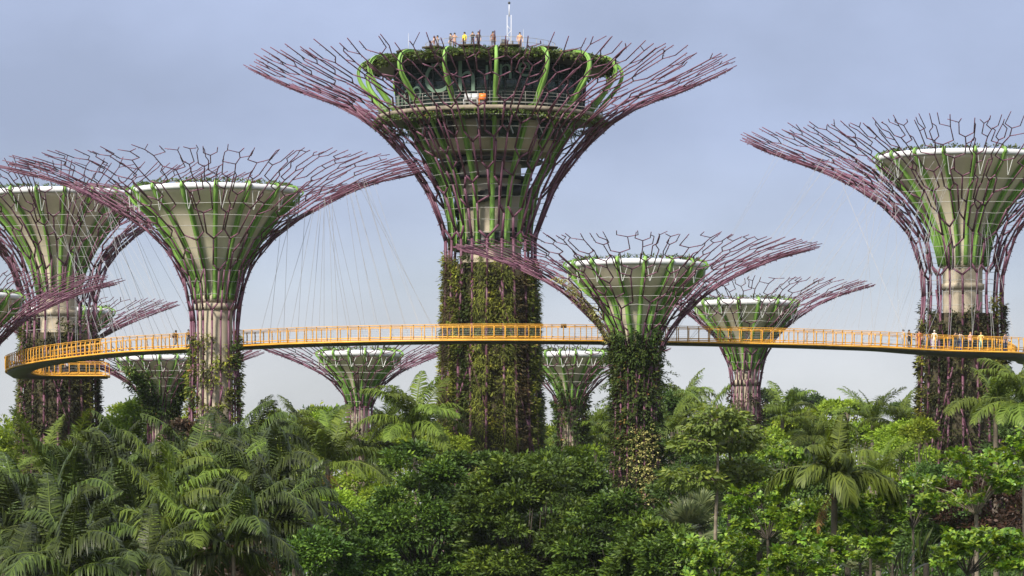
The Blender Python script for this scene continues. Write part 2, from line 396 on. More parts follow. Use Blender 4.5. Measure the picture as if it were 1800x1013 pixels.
def grow_steel(rng, prof, rot0, nst, L0, k, r0, r1):
    """all stems of one crown grown together: straight up the trunk, then kinked strands that fork where the
    gaps widen and touch where they close. Returns a list of (segs, nubs), one per stem."""
    Lmax = prof.max; TAU = 2 * math.pi
    out = [([], []) for _ in range(nst)]
    def rad(L):
        t = max(0.0, min(1.0, (L - L0) / (Lmax - L0)))
        return r1 + (r0 - r1) * (1 - t) ** 1.1
    def seg(i, a, b, f=1.0):
        p, q = prof.at(*a), prof.at(*b)
        out[i][0].append((p, q, rad(a[0]) * f, rad(b[0]) * f))
        n = int(np.linalg.norm(q - p) / 1.0)
        for j in range(n):
            t = (j + rng.uniform(0.2, 0.8)) / max(n, 1); c = p * (1 - t) + q * t
            o = np.array([c[0], c[1], 0]); o = o / max(np.linalg.norm(o), 1e-6)
            rr = rad(a[0])
            out[i][1].append((c + o * rr * 0.6, c + o * (rr + 0.09) + np.array([0, 0, -0.09]), 0.024, 0.024))
    act = []          # strands: [L, theta, stem, bend]
    for i in range(nst):
        th = rot0 + (i + rng.uniform(-0.12, 0.12)) * TAU / nst
        L = 0.0; nd = (0.0, th)
        while L < L0 - 0.5:
            L = min(L + 3.4, L0); nn = (L, th + rng.normal() * 0.01); seg(i, nd, nn); nd = nn
        act.append([nd[0] , nd[1], i, 0.0])
        # a slanting brace or two across the trunk
        for a_, b_, pr in ((0.2, 0.5, 0.5), (0.55, 0.8, 0.45)):
            if rng.uniform() < pr:
                s_ = rng.uniform(a_, b_) * L0; e_ = s_ + rng.uniform(4, 7); d = rng.choice([-1, 1]) * TAU / nst * rng.uniform(0.9, 1.6)
                pts = [(s_ + (e_ - s_) * t, th + d * t) for t in np.linspace(0, 1, 4)]
                for p, q in zip(pts[:-1], pts[1:]): out[i][0].append((prof.at(*p, 0.06), prof.at(*q, 0.06), r0 * 0.75, r0 * 0.75))
    Lend = [Lmax * rng.uniform(0.95, 1.0) for _ in range(nst)]
    guard = 0
    while act and guard < 20000:
        guard += 1
        act.sort(key=lambda s: s[0]); L, th, i, bend = act.pop(0)
        if L >= L0 + (Lmax - L0) * 0.94: continue
        R = max(prof.R(L), 0.5)
        dif = [((o[1] - th + math.pi) % TAU - math.pi) for o in act if abs(o[0] - L) < 3.6 * k]
        gr = min([d for d in dif if d > 0], default=1.0) * R; gl = -max([d for d in dif if d <= 0], default=-1.0) * R
        t = (L - L0) / (Lmax - L0)
        def go(dL, lat, f, b2):
            nL = L + dL
            if nL > L0 + (Lmax - L0) * 0.95: nL = L0 + (Lmax - L0) * rng.uniform(0.94, 1.0)
            R2 = max(prof.R(nL), 0.5)
            tgt = th * 1.0 + lat / R2
            seg(i, (L, th), (nL, tgt), f); act.append([nL, tgt, i, b2])
        sh = 1.0 if t < 0.55 else 0.85
        if t > 0.12 and bend == 0 and min(gl, gr) < 0.36 * k and t < 0.93 and rng.uniform() < 0.68:
            d = gr if gr < gl else -gl        # close the cell: run into the neighbour and stop there
            seg(i, (L, th), (min(L + 0.45 * k, Lmax), th + d / R), 0.85); continue
        if bend != 0:                         # after a kink: a longer straight run up the meridian
            go(k * sh * rng.uniform(1.7, 3.4), -bend * rng.uniform(-0.05, 0.16) * k, 0.95, 0); continue
        room = gl + gr
        if room > 1.14 * k and t > -0.01:
            w = min(0.36 * room, 0.95 * k)
            if rng.uniform() < 0.5:           # even Y
                go(k * sh * rng.uniform(0.5, 0.95), w * rng.uniform(0.75, 1.1), 0.92, 1)
                go(k * sh * rng.uniform(0.5, 0.95), -w * rng.uniform(0.75, 1.1), 0.92, -1)
            else:                             # side branch off a stem that carries on
                sg = 1 if gr > gl else -1
                if rng.uniform() < 0.25: sg = -sg
                go(k * sh * rng.uniform(1.2, 2.2), -sg * w * rng.uniform(0.05, 0.35), 1.0, 0)
                go(k * sh * rng.uniform(0.5, 0.9), sg * w * rng.uniform(0.95, 1.35), 0.82, sg)
        elif t < 0.08: go(k * rng.uniform(1.6, 2.4), rng.normal() * 0.05, 1.0, 0)
        else:
            sg = 1 if gr > gl else -1
            go(k * sh * rng.uniform(0.6, 1.2), sg * rng.uniform(0.15, 0.55) * k, 0.95, sg)
    return out

def planting_mesh(rng, Rf, z0, z1, t0, t1, dens, ln, mat, per=11, out=0.12, asp=0.32, gap=0.0, var_off=0.0, droop=0.5):
    """leafy tufts growing from a strip of the trunk wall between two angles"""
    zm = 0.5 * (z0 + z1); area = (t1 - t0) * Rf(zm) * (z1 - z0)
    n = max(3, int(area * dens))
    th = rng.uniform(t0, t1, n); zz = rng.uniform(z0, z1, n)
    if gap > 0:
        key = np.sin(zz * 1.9 + t0 * 11) + np.sin(zz * 0.83 + t0 * 5 + th * 9) + rng.normal(size=n) * 0.35
        keep = key > np.quantile(key, gap); th, zz = th[keep], zz[keep]; n = len(th)
    R = np.array([Rf(z) for z in zz])
    prot = out + 0.22 * (np.sin(zz * 2.3 + th * 13) * 0.5 + 0.5) * rng.uniform(0, 1, n) 
    C = np.stack([(R + prot) * np.cos(th), (R + prot) * np.sin(th), zz], 1)
    O = np.stack([np.cos(th), np.sin(th), np.full(n, 0.15)], 1)
    cv = np.clip(0.5 + 0.32 * np.sin(zz * 1.35 + th * 7 + t0 * 17) + rng.normal(size=n) * 0.25 + var_off, 0, 1)
    V, fl, v = spray(rng, C, O, per, ln * 0.62, ln, asp, 0.9, droop, 0.72, cv)
    return mesh_np('planting', V, fl, mat, v)

def rib_mesh(path, w, name='rib', dep=1.0):
    """sweep an I section along a path of (r, z): outer flange, web, inner flange"""
    P = np.array(path, float); T = norm(np.gradient(P, axis=0)); Nn = np.stack([T[:, 1], -T[:, 0]], 1)
    parts = []
    def strip(o0, o1, hw):
        m = len(P)
        A = P + Nn * np.broadcast_to(o0 * dep, (m,))[:, None]; B = P + Nn * np.broadcast_to(o1 * dep, (m,))[:, None]
        hwv = np.broadcast_to(hw, (m,))
        V = np.stack([np.stack([A[:, 0], -hwv, A[:, 1]], 1), np.stack([A[:, 0], hwv, A[:, 1]], 1), np.stack([B[:, 0], hwv, B[:, 1]], 1), np.stack([B[:, 0], -hwv, B[:, 1]], 1)], 1).reshape(-1, 3)
        i = (np.arange(m - 1) * 4)[:, None]; k = np.arange(4); k2 = (k + 1) % 4
        Q = np.stack([i + k, i + k2, i + 4 + k2, i + 4 + k], -1).reshape(-1, 4)
        return V, [Q, np.array([[3, 2, 1, 0], [4 * m - 4, 4 * m - 3, 4 * m - 2, 4 * m - 1]])]
    parts.append(strip(0.0, 0.06, w * 0.5))
    parts.append(strip(0.06, 0.30, 0.06))
    parts.append(strip(0.30, 0.36, w * 0.36))
    V, fl = merge(parts)
    return mesh_np(name, V, fl, M['rib'])

def supertree(label, px, Y, steel, cone, nst, nrib, k=1.0, r0=0.15, r1=0.055, hoops=9, seed=1, base_half=None, neck_y=None, kind='small', wall=None, group='steel supertrees of the grove'):
    s = Y / F
    rng = np.random.default_rng(seed)
    root = empty('supertree', (X(px, Y), Y, 0))
    tag(root, label, 'supertree', group)
    st = [(h * s, Z(y, Y)) for (y, h) in steel]
    prof = Prof([((base_half or steel[0][1] * 1.08) * s, -0.3)] + st)
    zneck = Z(neck_y, Y); L0 = prof.Lz(zneck)
    rot0 = -math.pi / 2 + rng.uniform(-0.1, 0.1)
    # steel stems
    for segs, nubs in grow_steel(rng, prof, rot0, nst, L0, k, r0, r1):
        V1, f1 = tubes(segs, 6, True); V2, f2 = tubes(nubs, 3)
        V, fl = merge([(V1, f1), (V2, f2)])
        link('branch', mesh_np('branch', V, fl, M['steel'], smooth=False), root)
    # funnel: cone outline from the neck up to the rim
    cz = [(h * s, Z(y, Y)) for (y, h) in cone]
    cr, czz = smooth_interp([c[0] for c in cz], [c[1] for c in cz], 26)
    rr, rz = cr[-1], czz[-1]
    neck_r = cz[0][0]
    rimr = 0.25 * s / 0.0449
    if kind != 'hero':
        V, fl = lathe(list(zip(cr - 0.05, czz)) + [(rr * 0.9, rz + 0.25), (0.05, rz + 0.3)], 64)
        funnel = link('funnel', mesh_np('funnel', V, fl, M['skin'], smooth=True), root)
        a = np.arange(72) * 2 * math.pi / 72
        pts = np.stack([(rr - 0.12) * np.cos(a), (rr - 0.12) * np.sin(a), np.full(72, rz + rimr * 0.75)], 1)
        V, fl = poly_tube(pts, rimr, 10, closed=True)
        link('rim', mesh_np('rim', V, fl, M['white'], smooth=True), funnel)
        # low plants on the roof behind the rim
        n = int(60 * rr)
        th = rng.uniform(0, 2 * math.pi, n)
        C = np.stack([(rr - 0.5) * np.cos(th), (rr - 0.5) * np.sin(th), rz + 2 * rimr + rng.uniform(-0.1, 0.12, n)], 1)
        V, fl, v = spray(rng, C, np.tile([0, 0, 1.0], (n, 1)), 5, 0.18, 0.24)
        tag(link('roof_planting', mesh_np('roof_planting', V, fl, G['wallg'], v), funnel), kind='stuff')
        # ribs with a hook over the rim
        path = [(r + 0.06, z) for r, z in zip(cr, czz)]
        hk = [(rr + 0.16, rz + 0.1), (rr + 0.30, rz + 0.9 * rimr), (rr + 0.20, rz + 1.75 * rimr), (rr - 0.10, rz + 2.05 * rimr), (rr - 0.55, rz + 1.95 * rimr)]
        hr, hz = smooth_interp([path[-1][0]] + [h[0] for h in hk], [path[-1][1]] + [h[1] for h in hk], 14)
        full = path[:-1] + list(zip(hr[1:], hz[1:]))
        w = np.full(len(full), min(0.37, 2 * math.pi * neck_r / nrib * 0.8)); w[-13:] *= np.linspace(1, 0.55, 13); dep = np.full(len(full), 0.8); dep[-13:] = 0.3
        rm = rib_mesh(full, w, dep=dep)
        for i in range(nrib):
            link('rib', rm, root, rot=(0, 0, rot0 + 0.11 + i * 2 * math.pi / nrib))
        # pale struts from the rim to the steel skin
        smesh = None
        zs = rz - 0.15; z2 = rz - 0.16 * (rz - czz[0]); rs = prof.Rz(z2) * 0.97
        if rs < rr * 1.02: rs = rr * 1.02
        sg = [((rr + 0.1, -0.18, zs), (min(rs, rr * 0.93 + 0.4), -0.02, z2 - 0.3), 0.032, 0.032), ((rr + 0.1, 0.42, zs), (min(rs, rr * 0.93 + 0.4), 0.02, z2 - 0.3), 0.032, 0.032)]
        V, fl = tubes(sg, 5)
        smesh = mesh_np('strut', V, fl, M['grey'])
        for i in range(nrib):
            link('strut', smesh, root, rot=(0, 0, rot0 + 0.11 + (i + 0.18) * 2 * math.pi / nrib))
    # neck and trunk core
    wall = wall or {}
    core = wall.get('core', neck_r * 0.98)
    ztop = czz[0] + 0.3 if kind != 'hero' else Z(200, Y)
    V, fl = lathe([(core * 1.02, -0.3), (core, zneck * 0.5), (core, ztop)], 40)
    core_o = link('core', mesh_np('core', V, fl, M['concrete'], smooth=True), root)
    if kind != 'hero':
        for zz_, dr in ((ztop - 0.25, 0.12), (Z(neck_y, Y) + 0.35, 0.16)):
            V, fl = lathe([(core, zz_ - 0.25), (core + dr, zz_ - 0.22), (core + dr, zz_ + 0.22), (core, zz_ + 0.25)], 40)
            link('collar', mesh_np('collar', V, fl, M['concrete']), core_o)
    # hoop cables round the flare
    zh0 = wall.get('hoop0', czz[0] - 1.0); zh1 = wall.get('hoop1', czz[0] + 0.80 * (rz - czz[0]))
    for i in range(hoops):
        z = zh0 + (zh1 - zh0) * (i / (hoops - 1)) ** 0.92
        r = prof.Rz(z) * 0.975
        a = rot0 + np.arange(nst * 2) * math.pi / nst
        pts = np.stack([r * np.cos(a), r * np.sin(a), np.full(len(a), z) + rng.normal(size=len(a)) * 0.03], 1)
        V, fl = poly_tube(pts, 0.021, 4, closed=True)
        link('hoop', mesh_np('hoop', V, fl, M['hoop']), root)
    # planted trunk: one panel between each pair of stems
    if wall.get('panels'):
        wz1 = Z(wall['top'], Y)
        Rw = lambda z: prof.Rz(z) - wall.get('inset', 0.26)
        holder = core_o
        if wall.get('felt', True):
            zz = np.linspace(-0.3, wz1 - 0.4, 12)
            V, fl = lathe([(Rw(z) - 0.12, z) for z in zz] + [(core, wz1 - 0.3)], 40)
            holder = link('planting_wall', mesh_np('planting_wall', V, fl, M['soil'], smooth=True), root)
        npn = wall['panels']
        for i in range(npn):
            t0 = rot0 + (i + 0.04) * 2 * math.pi / npn; t1 = rot0 + (i + 0.96) * 2 * math.pi / npn
            mt = wall['mats'][i % len(wall['mats'])]
            top = wz1 + rng.uniform(-0.9, 0.9) * wall.get('ragged', 0.6)
            grass = wall.get('grass') and (i % 3 == 1)
            me = planting_mesh(rng, Rw, wall.get('bottom', 2.0), top, t0, t1, wall.get('dens', 7) * (1.6 if grass else 1), wall.get('ln', 0.36) * (1.25 if grass else 1), mt,
                               per=wall.get('per', 11), out=wall.get('out', 0.22), asp=0.12 if grass else wall.get('asp', 0.36), gap=wall.get('gap', 0.0), var_off=rng.uniform(-0.22, 0.18), droop=0.9 if grass else 0.45)
            tag(link('planting_panel', me, holder), kind='stuff')
    return root, prof, dict(rr=rr, rz=rz, s=s, rot0=rot0, rng=rng)

SMALL_STEEL = [(745, 22), (720, 23), (700, 27), (688, 35), (667, 54), (648, 86), (629, 130), (618, 160), (611, 178)]
SMALL_CONE = [(716, 15), (700, 18), (677, 28), (654, 45), (629, 71)]
def shift(lst, cy, y2, f): return [(y2 + (y - cy) * f, h * f) for y, h in lst]

# T0: the central tall tree with the restaurant pod
Y0 = 346.0
T0_STEEL = [(800, 92), (700, 88), (600, 84), (500, 80), (440, 79), (415, 82), (385, 91), (359, 102), (316, 124), (270, 160), (215, 215), (183, 268), (155, 345), (128, 405), (112, 436)]
T0_CONE = [(440, 66), (394, 68), (332, 79), (295, 98), (270, 112), (235, 135), (203, 160)]
t0, p0, i0 = supertree('tallest supertree, at the centre, with round glazed pod, rooftop deck and mast', 862, Y0, T0_STEEL, T0_CONE, 20, 16, 1.14, 0.115, 0.041, 13, 11, 100, 425, 'hero',
    dict(panels=20, top=458, mats=[G['wall'], G['wall'], G['wallb'], G['wall'], G['wallg'], G['wall'], G['walld']], dens=11, ln=0.32, per=12, inset=0.36, grass=True, core=54 * Y0 / F, hoop0=Z(438, Y0), hoop1=Z(205, Y0), bottom=4.0, ragged=0.4))
# T2: slender tree in front of the walkway, left of centre
T2_STEEL = [(760, 45), (650, 42), (590, 41), (545, 44), (500, 54), (480, 60), (450, 77), (420, 102), (400, 126), (380, 158), (360, 194), (330, 252), (308, 315), (294, 378)]
T2_CONE = [(528, 32), (505, 34), (477, 46), (429, 74), (382, 107), (366, 124), (344, 148)]
t2, p2, i2 = supertree('wide supertree with slender part-planted trunk in front of the walkway, left of the tallest', 377, 341.0, T2_STEEL, T2_CONE, 18, 16, 0.98, 0.088, 0.035, 9, 22, 48, 548, 'mid',
    dict(panels=14, top=588, mats=[G['wall'], G['wall'], G['wallg']], dens=11, ln=0.33, gap=0.42, felt=False, inset=0.30, bottom=3, hoop0=Z(520, 341), hoop1=Z(372, 341)))
# T4: creeper covered tree in front of the walkway, right of centre
T4_STEEL = [(880, 46), (760, 42), (660, 40), (617, 43), (585, 60), (561, 80), (530, 112), (504, 142), (485, 180), (465, 222), (447, 272), (434, 322)]
T4_CONE = [(615, 30), (580, 38), (563, 47), (530, 62), (508, 88), (473, 120)]
t4, p4, i4 = supertree('low supertree with flowering creeper round its trunk, in front of the walkway, right of centre', 1118, 331.0, T4_STEEL, T4_CONE, 18, 16, 0.86, 0.082, 0.034, 8, 33, 50, 630, 'mid',
    dict(panels=12, top=606, mats=[G['wallg']], dens=11, ln=0.34, per=12, out=0.12, inset=0.25, bottom=2, ragged=1.2, hoop0=Z(610, 331), hoop1=Z(498, 331)))
# T3: right hand tree carrying the walkway
T3_STEEL = [(830, 80), (700, 77), (600, 74), (540, 71), (500, 70), (470, 75), (449, 82), (413, 95), (378, 122), (353, 151), (331, 184), (310, 222), (292, 262), (278, 300), (262, 343), (242, 388)]
T3_CONE = [(468, 36), (440, 42), (413, 51), (370, 74), (322, 112), (285, 151)]
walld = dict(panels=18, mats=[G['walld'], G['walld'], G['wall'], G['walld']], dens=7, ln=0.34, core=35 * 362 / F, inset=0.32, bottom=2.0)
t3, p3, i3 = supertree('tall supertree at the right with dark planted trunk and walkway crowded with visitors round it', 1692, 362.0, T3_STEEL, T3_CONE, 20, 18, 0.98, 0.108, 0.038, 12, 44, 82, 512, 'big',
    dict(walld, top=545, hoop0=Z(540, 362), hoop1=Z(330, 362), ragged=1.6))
f1 = 362.0 / 396.0
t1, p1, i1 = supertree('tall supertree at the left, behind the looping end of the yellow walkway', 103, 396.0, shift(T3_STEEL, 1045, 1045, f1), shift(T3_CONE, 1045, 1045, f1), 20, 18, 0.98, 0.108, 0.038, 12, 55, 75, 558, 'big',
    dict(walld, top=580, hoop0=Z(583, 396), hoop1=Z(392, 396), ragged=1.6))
# T5, T7, T6, T8: smaller trees behind the walkway
T5_STEEL = [(760, 26), (690, 25), (667, 26), (643, 31), (618, 40), (606, 46), (581, 66), (564, 87), (544, 114), (527, 148), (513, 186), (502, 226)]
T5_CONE = [(650, 20), (643, 22), (606, 36), (573, 60), (541, 88)]
t5, p5, i5 = supertree('small supertree with bare concrete neck behind the walkway, just right of the creeper covered one', 1311, 390.0, T5_STEEL, T5_CONE, 16, 16, 0.84, 0.075, 0.034, 8, 66, 28, 680, 'small',
    dict(panels=10, top=692, mats=[G['walld'], G['red']], dens=7, ln=0.32, inset=0.2, felt=False, bottom=5, hoop0=Z(655, 390), hoop1=Z(556, 390)))
t7, p7, i7 = supertree('small bare-necked supertree under the walkway, left of the tallest trunk', 632, 400.0, SMALL_STEEL, SMALL_CONE, 16, 16, 0.76, 0.07, 0.033, 8, 77, 24, 715, 'small',
    dict(panels=8, top=745, mats=[G['walld']], dens=7, ln=0.3, inset=0.15, felt=False, bottom=5, gap=0.3))
t6, p6, i6 = supertree('small creeper grown supertree under the walkway between the two big left trunks', 283, 395.0, shift(SMALL_STEEL, 620, 628, 1.03), shift(SMALL_CONE, 620, 628, 1.06), 16, 16, 0.76, 0.07, 0.033, 8, 88, 26, 720, 'small',
    dict(panels=8, top=700, mats=[G['wallg'], G['walld']], dens=8, ln=0.36, inset=0.12, felt=False, bottom=5, gap=0.15, ragged=5))
t8, p8, i8 = supertree('small supertree with creeper covered stem half hidden behind the right side of the tallest trunk', 1003, 398.0, shift(SMALL_STEEL, 620, 622, 1.0), shift(SMALL_CONE, 620, 622, 0.95), 16, 16, 0.76, 0.07, 0.033, 7, 99, 26, 715, 'small',
    dict(panels=8, top=692, mats=[G['wallg']], dens=12, ln=0.34, inset=0.12, felt=False, bottom=5, ragged=2))
t9, p9, i9 = supertree('low supertree cut off by the left edge, its crown reaching across the left planted trunk', -75, 368.0, shift(T4_STEEL, 466, 522, 0.9), shift(T4_CONE, 466, 522, 0.93), 18, 16, 0.86, 0.082, 0.034, 7, 110, 46, 675, 'mid')
t10, p10, i10 = supertree('far small supertree mostly hidden behind the left planted trunk', 111, 430.0, shift(SMALL_STEEL, 622, 546, 1.16), shift(SMALL_CONE, 622, 546, 1.2), 16, 16, 0.8, 0.075, 0.034, 6, 121, 28, 650, 'small')

# creeper running up the flare of the small left tree, and along the low right tree
def flare_creeper(root, prof, ths, z0, z1, n, ln, mat, seed, spread=0.35):
    rng = np.random.default_rng(seed)
    for th in ths:
        zz = z0 + (z1 - z0) * rng.uniform(0, 1, n) ** 1.2
        tt = th + rng.normal(size=n) * spread * (0.35 + 0.65 * (z1 - zz) / (z1 - z0))
        C = np.array([prof.at(prof.Lz(z), t, rng.normal() * 0.12) for z, t in zip(zz, tt)])
        O = np.stack([np.cos(tt), np.sin(tt), np.full(n, -0.1)], 1)
        V, fl, v = spray(rng, C, O, 10, 0.3, ln, 0.4, 0.8, 0.4)
        tag(link('creeper', mesh_np('creeper', V, fl, mat, v), root), kind='stuff')
flare_creeper(t6, p6, [-2.05, -0.35], Z(735, 395), Z(650, 395), 230, 0.34, G['wallg'], 5)
flare_creeper(t4, p4, [-2.6], Z(600, 331), Z(495, 331), 120, 0.2, G['flower'], 6, 0.1)
flare_creeper(t4, p4, [-1.57, -2.2, -0.9], Z(640, 331), Z(585, 331), 90, 0.26, G['wallg'], 7, 0.25)
# yellow flowers low on the creeper trunk, and wisps sticking out of it
rng = np.random.default_rng(8)
n = 190
th = -1.25 + rng.normal(size=n) * 0.38; zz = rng.uniform(Z(885, 331), Z(750, 331), n)
C = np.array([p4.at(p4.Lz(z), t, 0.22) for z, t in zip(zz, th)])
V, fl, v = spray(rng, C, np.stack([np.cos(th), np.sin(th), 0 * th], 1), 7, 0.22, 0.15, 0.8, 0.8, 0.3)
tag(link('blossom', mesh_np('blossom', V, fl, G['flower'], v), t4), kind='stuff')
for i, (a, za) in enumerate([(rng.uniform(-3.4, 0.3), rng.uniform(Z(760, 331), Z(610, 331))) for _ in range(46)]):
    b = p4.at(p4.Lz(za), a, 0.1); o = np.array([math.cos(a), math.sin(a), rng.uniform(-0.5, 0.35)])
    ln_ = rng.uniform(0.6, 1.5); tt = np.linspace(0, 1, 16)
    P = b + o * ln_ * tt[:, None] + np.array([0, 0, -0.4]) * (tt ** 2)[:, None] * ln_
    V, fl, v = spray(rng, P, np.tile(o, (16, 1)), 4, 0.1, 0.2, 0.35)
    link('shoot', mesh_np('shoot', V, fl, G['wallg'], v), t4)

# ================================================================== POD ON THE CENTRAL TREE
s0 = Y0 / F
def z0_(y): return Z(y, Y0)
zdeck = z0_(188)
def ring_part(name, prof, mat, n=72, smooth=False, parent=t0):
    V, fl = lathe(prof, n)
    return link(name, mesh_np(name, V, fl, mat, smooth=smooth), parent)
# lower drum of the pod (kitchen level), recesses, stair core
ldrum = ring_part('lower_drum', [(50 * s0, z0_(277)), (112 * s0, z0_(273)), (132 * s0, z0_(230)), (132 * s0, z0_(221)), (60 * s0, z0_(220))], M['concrete'])
for i in range(22):
    a = i * 2 * math.pi / 22 + 0.1
    if i % 3 == 0: continue
    V, fl = box(-0.15, 0.12, -0.75, 0.75, 0, 1.35)
    rr_ = 127 * s0
    link('window', mesh_np('window', V, fl, M['glass' if i % 2 else 'dark']), ldrum, loc=(rr_ * math.cos(a), rr_ * math.sin(a), z0_(254)), rot=(0, R_(24), a))
ring_part('machine_floor', [(50 * s0, z0_(290)), (90 * s0, z0_(289)), (93 * s0, z0_(284)), (50 * s0, z0_(283))], M['dark'])
ring_part('machine_floor', [(50 * s0, z0_(318)), (74 * s0, z0_(317)), (74 * s0, z0_(314)), (50 * s0, z0_(313))], M['dark'])
# spiral stair round the core
V_, F_ = [], []
nstep = 90
for i in range(nstep):
    a = -2.9 + i * 2 * math.pi * 2.1 / nstep; a2 = a + 2 * math.pi * 2.1 / nstep * 1.02
    zb = z0_(448) + (z0_(290) - z0_(448)) * i / nstep
    ri, ro = 54 * s0, 64 * s0
    for (r_, q, z_) in [(ri, a, zb), (ro, a, zb), (ro, a2, zb), (ri, a2, zb), (ri, a, zb + 0.18), (ro, a, zb + 0.9), (ro, a2, zb + 0.9), (ri, a2, zb + 0.18)]:
        V_.append((r_ * math.cos(q), r_ * math.sin(q), z_))
    b = i * 8
    F_ += [(b, b + 3, b + 2, b + 1), (b + 1, b + 2, b + 6, b + 5), (b + 4, b + 5, b + 6, b + 7)]
link('spiral_stair', mesh_np('spiral_stair', V_, np.array(F_), M['dark']), t0)
# main deck
ring_part('pod_soffit', [(55 * s0, z0_(226)), (150 * s0, z0_(222)), (196 * s0, z0_(214))], M['dark'])
pdeck = ring_part('pod_deck', [(196 * s0, z0_(214)), (200 * s0, z0_(213)), (200 * s0, z0_(207)), (196 * s0, z0_(206)), (60 * s0, z0_(205.5))], M['slab'])
rngp = np.random.default_rng(3)
th = rngp.uniform(0, 2 * math.pi, 700); zz = rngp.uniform(z0_(224), z0_(213), 700)
C = np.stack([198 * s0 * np.cos(th), 198 * s0 * np.sin(th), zz], 1)
V, fl, v = spray(rngp, C, np.stack([np.cos(th), np.sin(th), -0.6 + 0 * th], 1), 6, 0.22, 0.25)
tag(link('edge_planting', mesh_np('edge_planting', V, fl, G['wallg'], v), pdeck), kind='stuff')
def rail_ring(r, z, h, npost, post_r, nrails, parent, mat=M['grey']):
    a = np.arange(72) * 2 * math.pi / 72
    for k in range(nrails):
        zz = z + h * (k + 1) / nrails
        V, fl = poly_tube(np.stack([r * np.cos(a), r * np.sin(a), np.full(72, zz)], 1), post_r * 0.9, 4, closed=True)
        link('rail', mesh_np('rail', V, fl, mat), parent)
    V, fl = tubes([((0, 0, 0), (0, 0, h), post_r, post_r)], 5, True)
    me = mesh_np('rail_post', V, fl, mat)
    for i in range(npost):
        q = i * 2 * math.pi / npost
        link('rail_post', me, parent, loc=(r * math.cos(q), r * math.sin(q), z))
rail_ring(197 * s0, z0_(206), 1.05, 60, 0.018, 4, pdeck, M['railgrey'])
# glass drum with mullions
rg = 164 * s0; zg0, zg1 = z0_(206), z0_(127)
ring_part('pod_core', [(95 * s0, zg0), (95 * s0, zg1)], M['dark'])
npan = 40
for i in range(npan):
    a0_, a1_ = i * 2 * math.pi / npan, (i + 1) * 2 * math.pi / npan
    V = [(rg * math.cos(a0_), rg * math.sin(a0_), zg0), (rg * math.cos(a1_), rg * math.sin(a1_), zg0), ((rg + 0.25) * math.cos(a1_), (rg + 0.25) * math.sin(a1_), zg1), ((rg + 0.25) * math.cos(a0_), (rg + 0.25) * math.sin(a0_), zg1)]
    V += [(x * 0.994, y * 0.994, z) for x, y, z in V]
    link('glass_panel', mesh_np('glass_panel', V, np.array([(0, 1, 2, 3), (7, 6, 5, 4), (0, 4, 5, 1), (3, 2, 6, 7), (0, 3, 7, 4), (1, 5, 6, 2)]), M['glass']), t0)
V, fl = tubes([((rg, 0, zg0), (rg + 0.25, 0, zg1), 0.045, 0.045)], 4)
mm = mesh_np('mullion', V, fl, M['dark'])
for i in range(npan): link('mullion', mm, t0, rot=(0, 0, i * 2 * math.pi / npan))
a = np.arange(80) * 2 * math.pi / 80
for k in range(1, 5):
    z = zg0 + (zg1 - zg0) * k / 5; r = rg + 0.25 * k / 5
    V, fl = poly_tube(np.stack([r * np.cos(a), r * np.sin(a), np.full(80, z)], 1), 0.03, 4, closed=True)
    link('transom', mesh_np('transom', V, fl, M['dark']), t0)
# lettering on the glass
def letter(ch, px, py, size, rtxt):
    cu = bpy.data.curves.new('letter', 'FONT'); cu.body = ch; cu.size = size; cu.extrude = 0.02; cu.offset = -0.02; cu.align_x = 'CENTER'; cu.resolution_u = 4
    ob = bpy.data.objects.new('tmp', cu); COL.objects.link(ob)
    dg = bpy.context.evaluated_depsgraph_get(); me = bpy.data.meshes.new_from_object(ob.evaluated_get(dg)); bpy.data.objects.remove(ob)
    me.name = 'letter'; me.materials.clear(); me.materials.append(M['letter'])
    x = (px - 862) * s0; th_ = math.asin(max(-0.95, min(0.95, x / rtxt)))
    link('letter', me, t0, loc=(rtxt * math.sin(th_), -rtxt * math.cos(th_), z0_(py) - 0.9), rot=(R_(90), 0, th_))
for ch, px, py, sz in [('i', 699, 176, 2.2), ('n', 706, 176, 2.3), ('d', 718, 174, 2.6), ('o', 735, 169, 2.4), ('C', 768, 160, 3.4), ('h', 822, 161, 3.6), ('i', 857, 141, 2.6), ('n', 889, 139, 2.6), ('e', 921, 134, 2.6)]:
    letter(ch, px, py, sz, rg + 0.32)
# layered green roof
rngp = np.random.default_rng(4)
ring_part('pod_ceiling', [(95 * s0, z0_(126)), (180 * s0, z0_(127)), (212 * s0, z0_(124))], M['dark'])
for (r1_, yb, yt) in ((213, 124, 115), (182, 115, 109), (118, 109, 104)):
    tier = ring_part('roof_tier', [(r1_ * s0 - 0.3, z0_(yb)), (r1_ * s0, z0_(yb) + 0.1), (r1_ * s0, z0_(yt) - 0.1), (r1_ * s0 - 0.2, z0_(yt)), (1.0, z0_(yt) + 0.05)], M['soil'] if r1_ > 120 else M['concrete'])
    n = int(r1_ * 7)
    th = rngp.uniform(0, 2 * math.pi, n); rr_ = (r1_ * s0) * (1 - 0.35 * rngp.uniform(0, 1, n) ** 3)
    edge = rngp.uniform(0, 1, n) < 0.6
    zz = np.where(edge, rngp.uniform(z0_(yb), z0_(yt), n), z0_(yt) + 0.05); rr_[edge] = r1_ * s0
    C = np.stack([rr_ * np.cos(th), rr_ * np.sin(th), zz], 1)
    V, fl, v = spray(rngp, C, np.stack([np.cos(th), np.sin(th), 0.1 + 0 * th], 1), 7, 0.25, 0.3)
    tag(link('roof_garden', mesh_np('roof_garden', V, fl, G['wallg'], v), tier), kind='stuff')
zroof = z0_(104) + 0.06
rail_ring(114 * s0, zroof, 1.1, 40, 0.018, 3, tier, M['railgrey'])
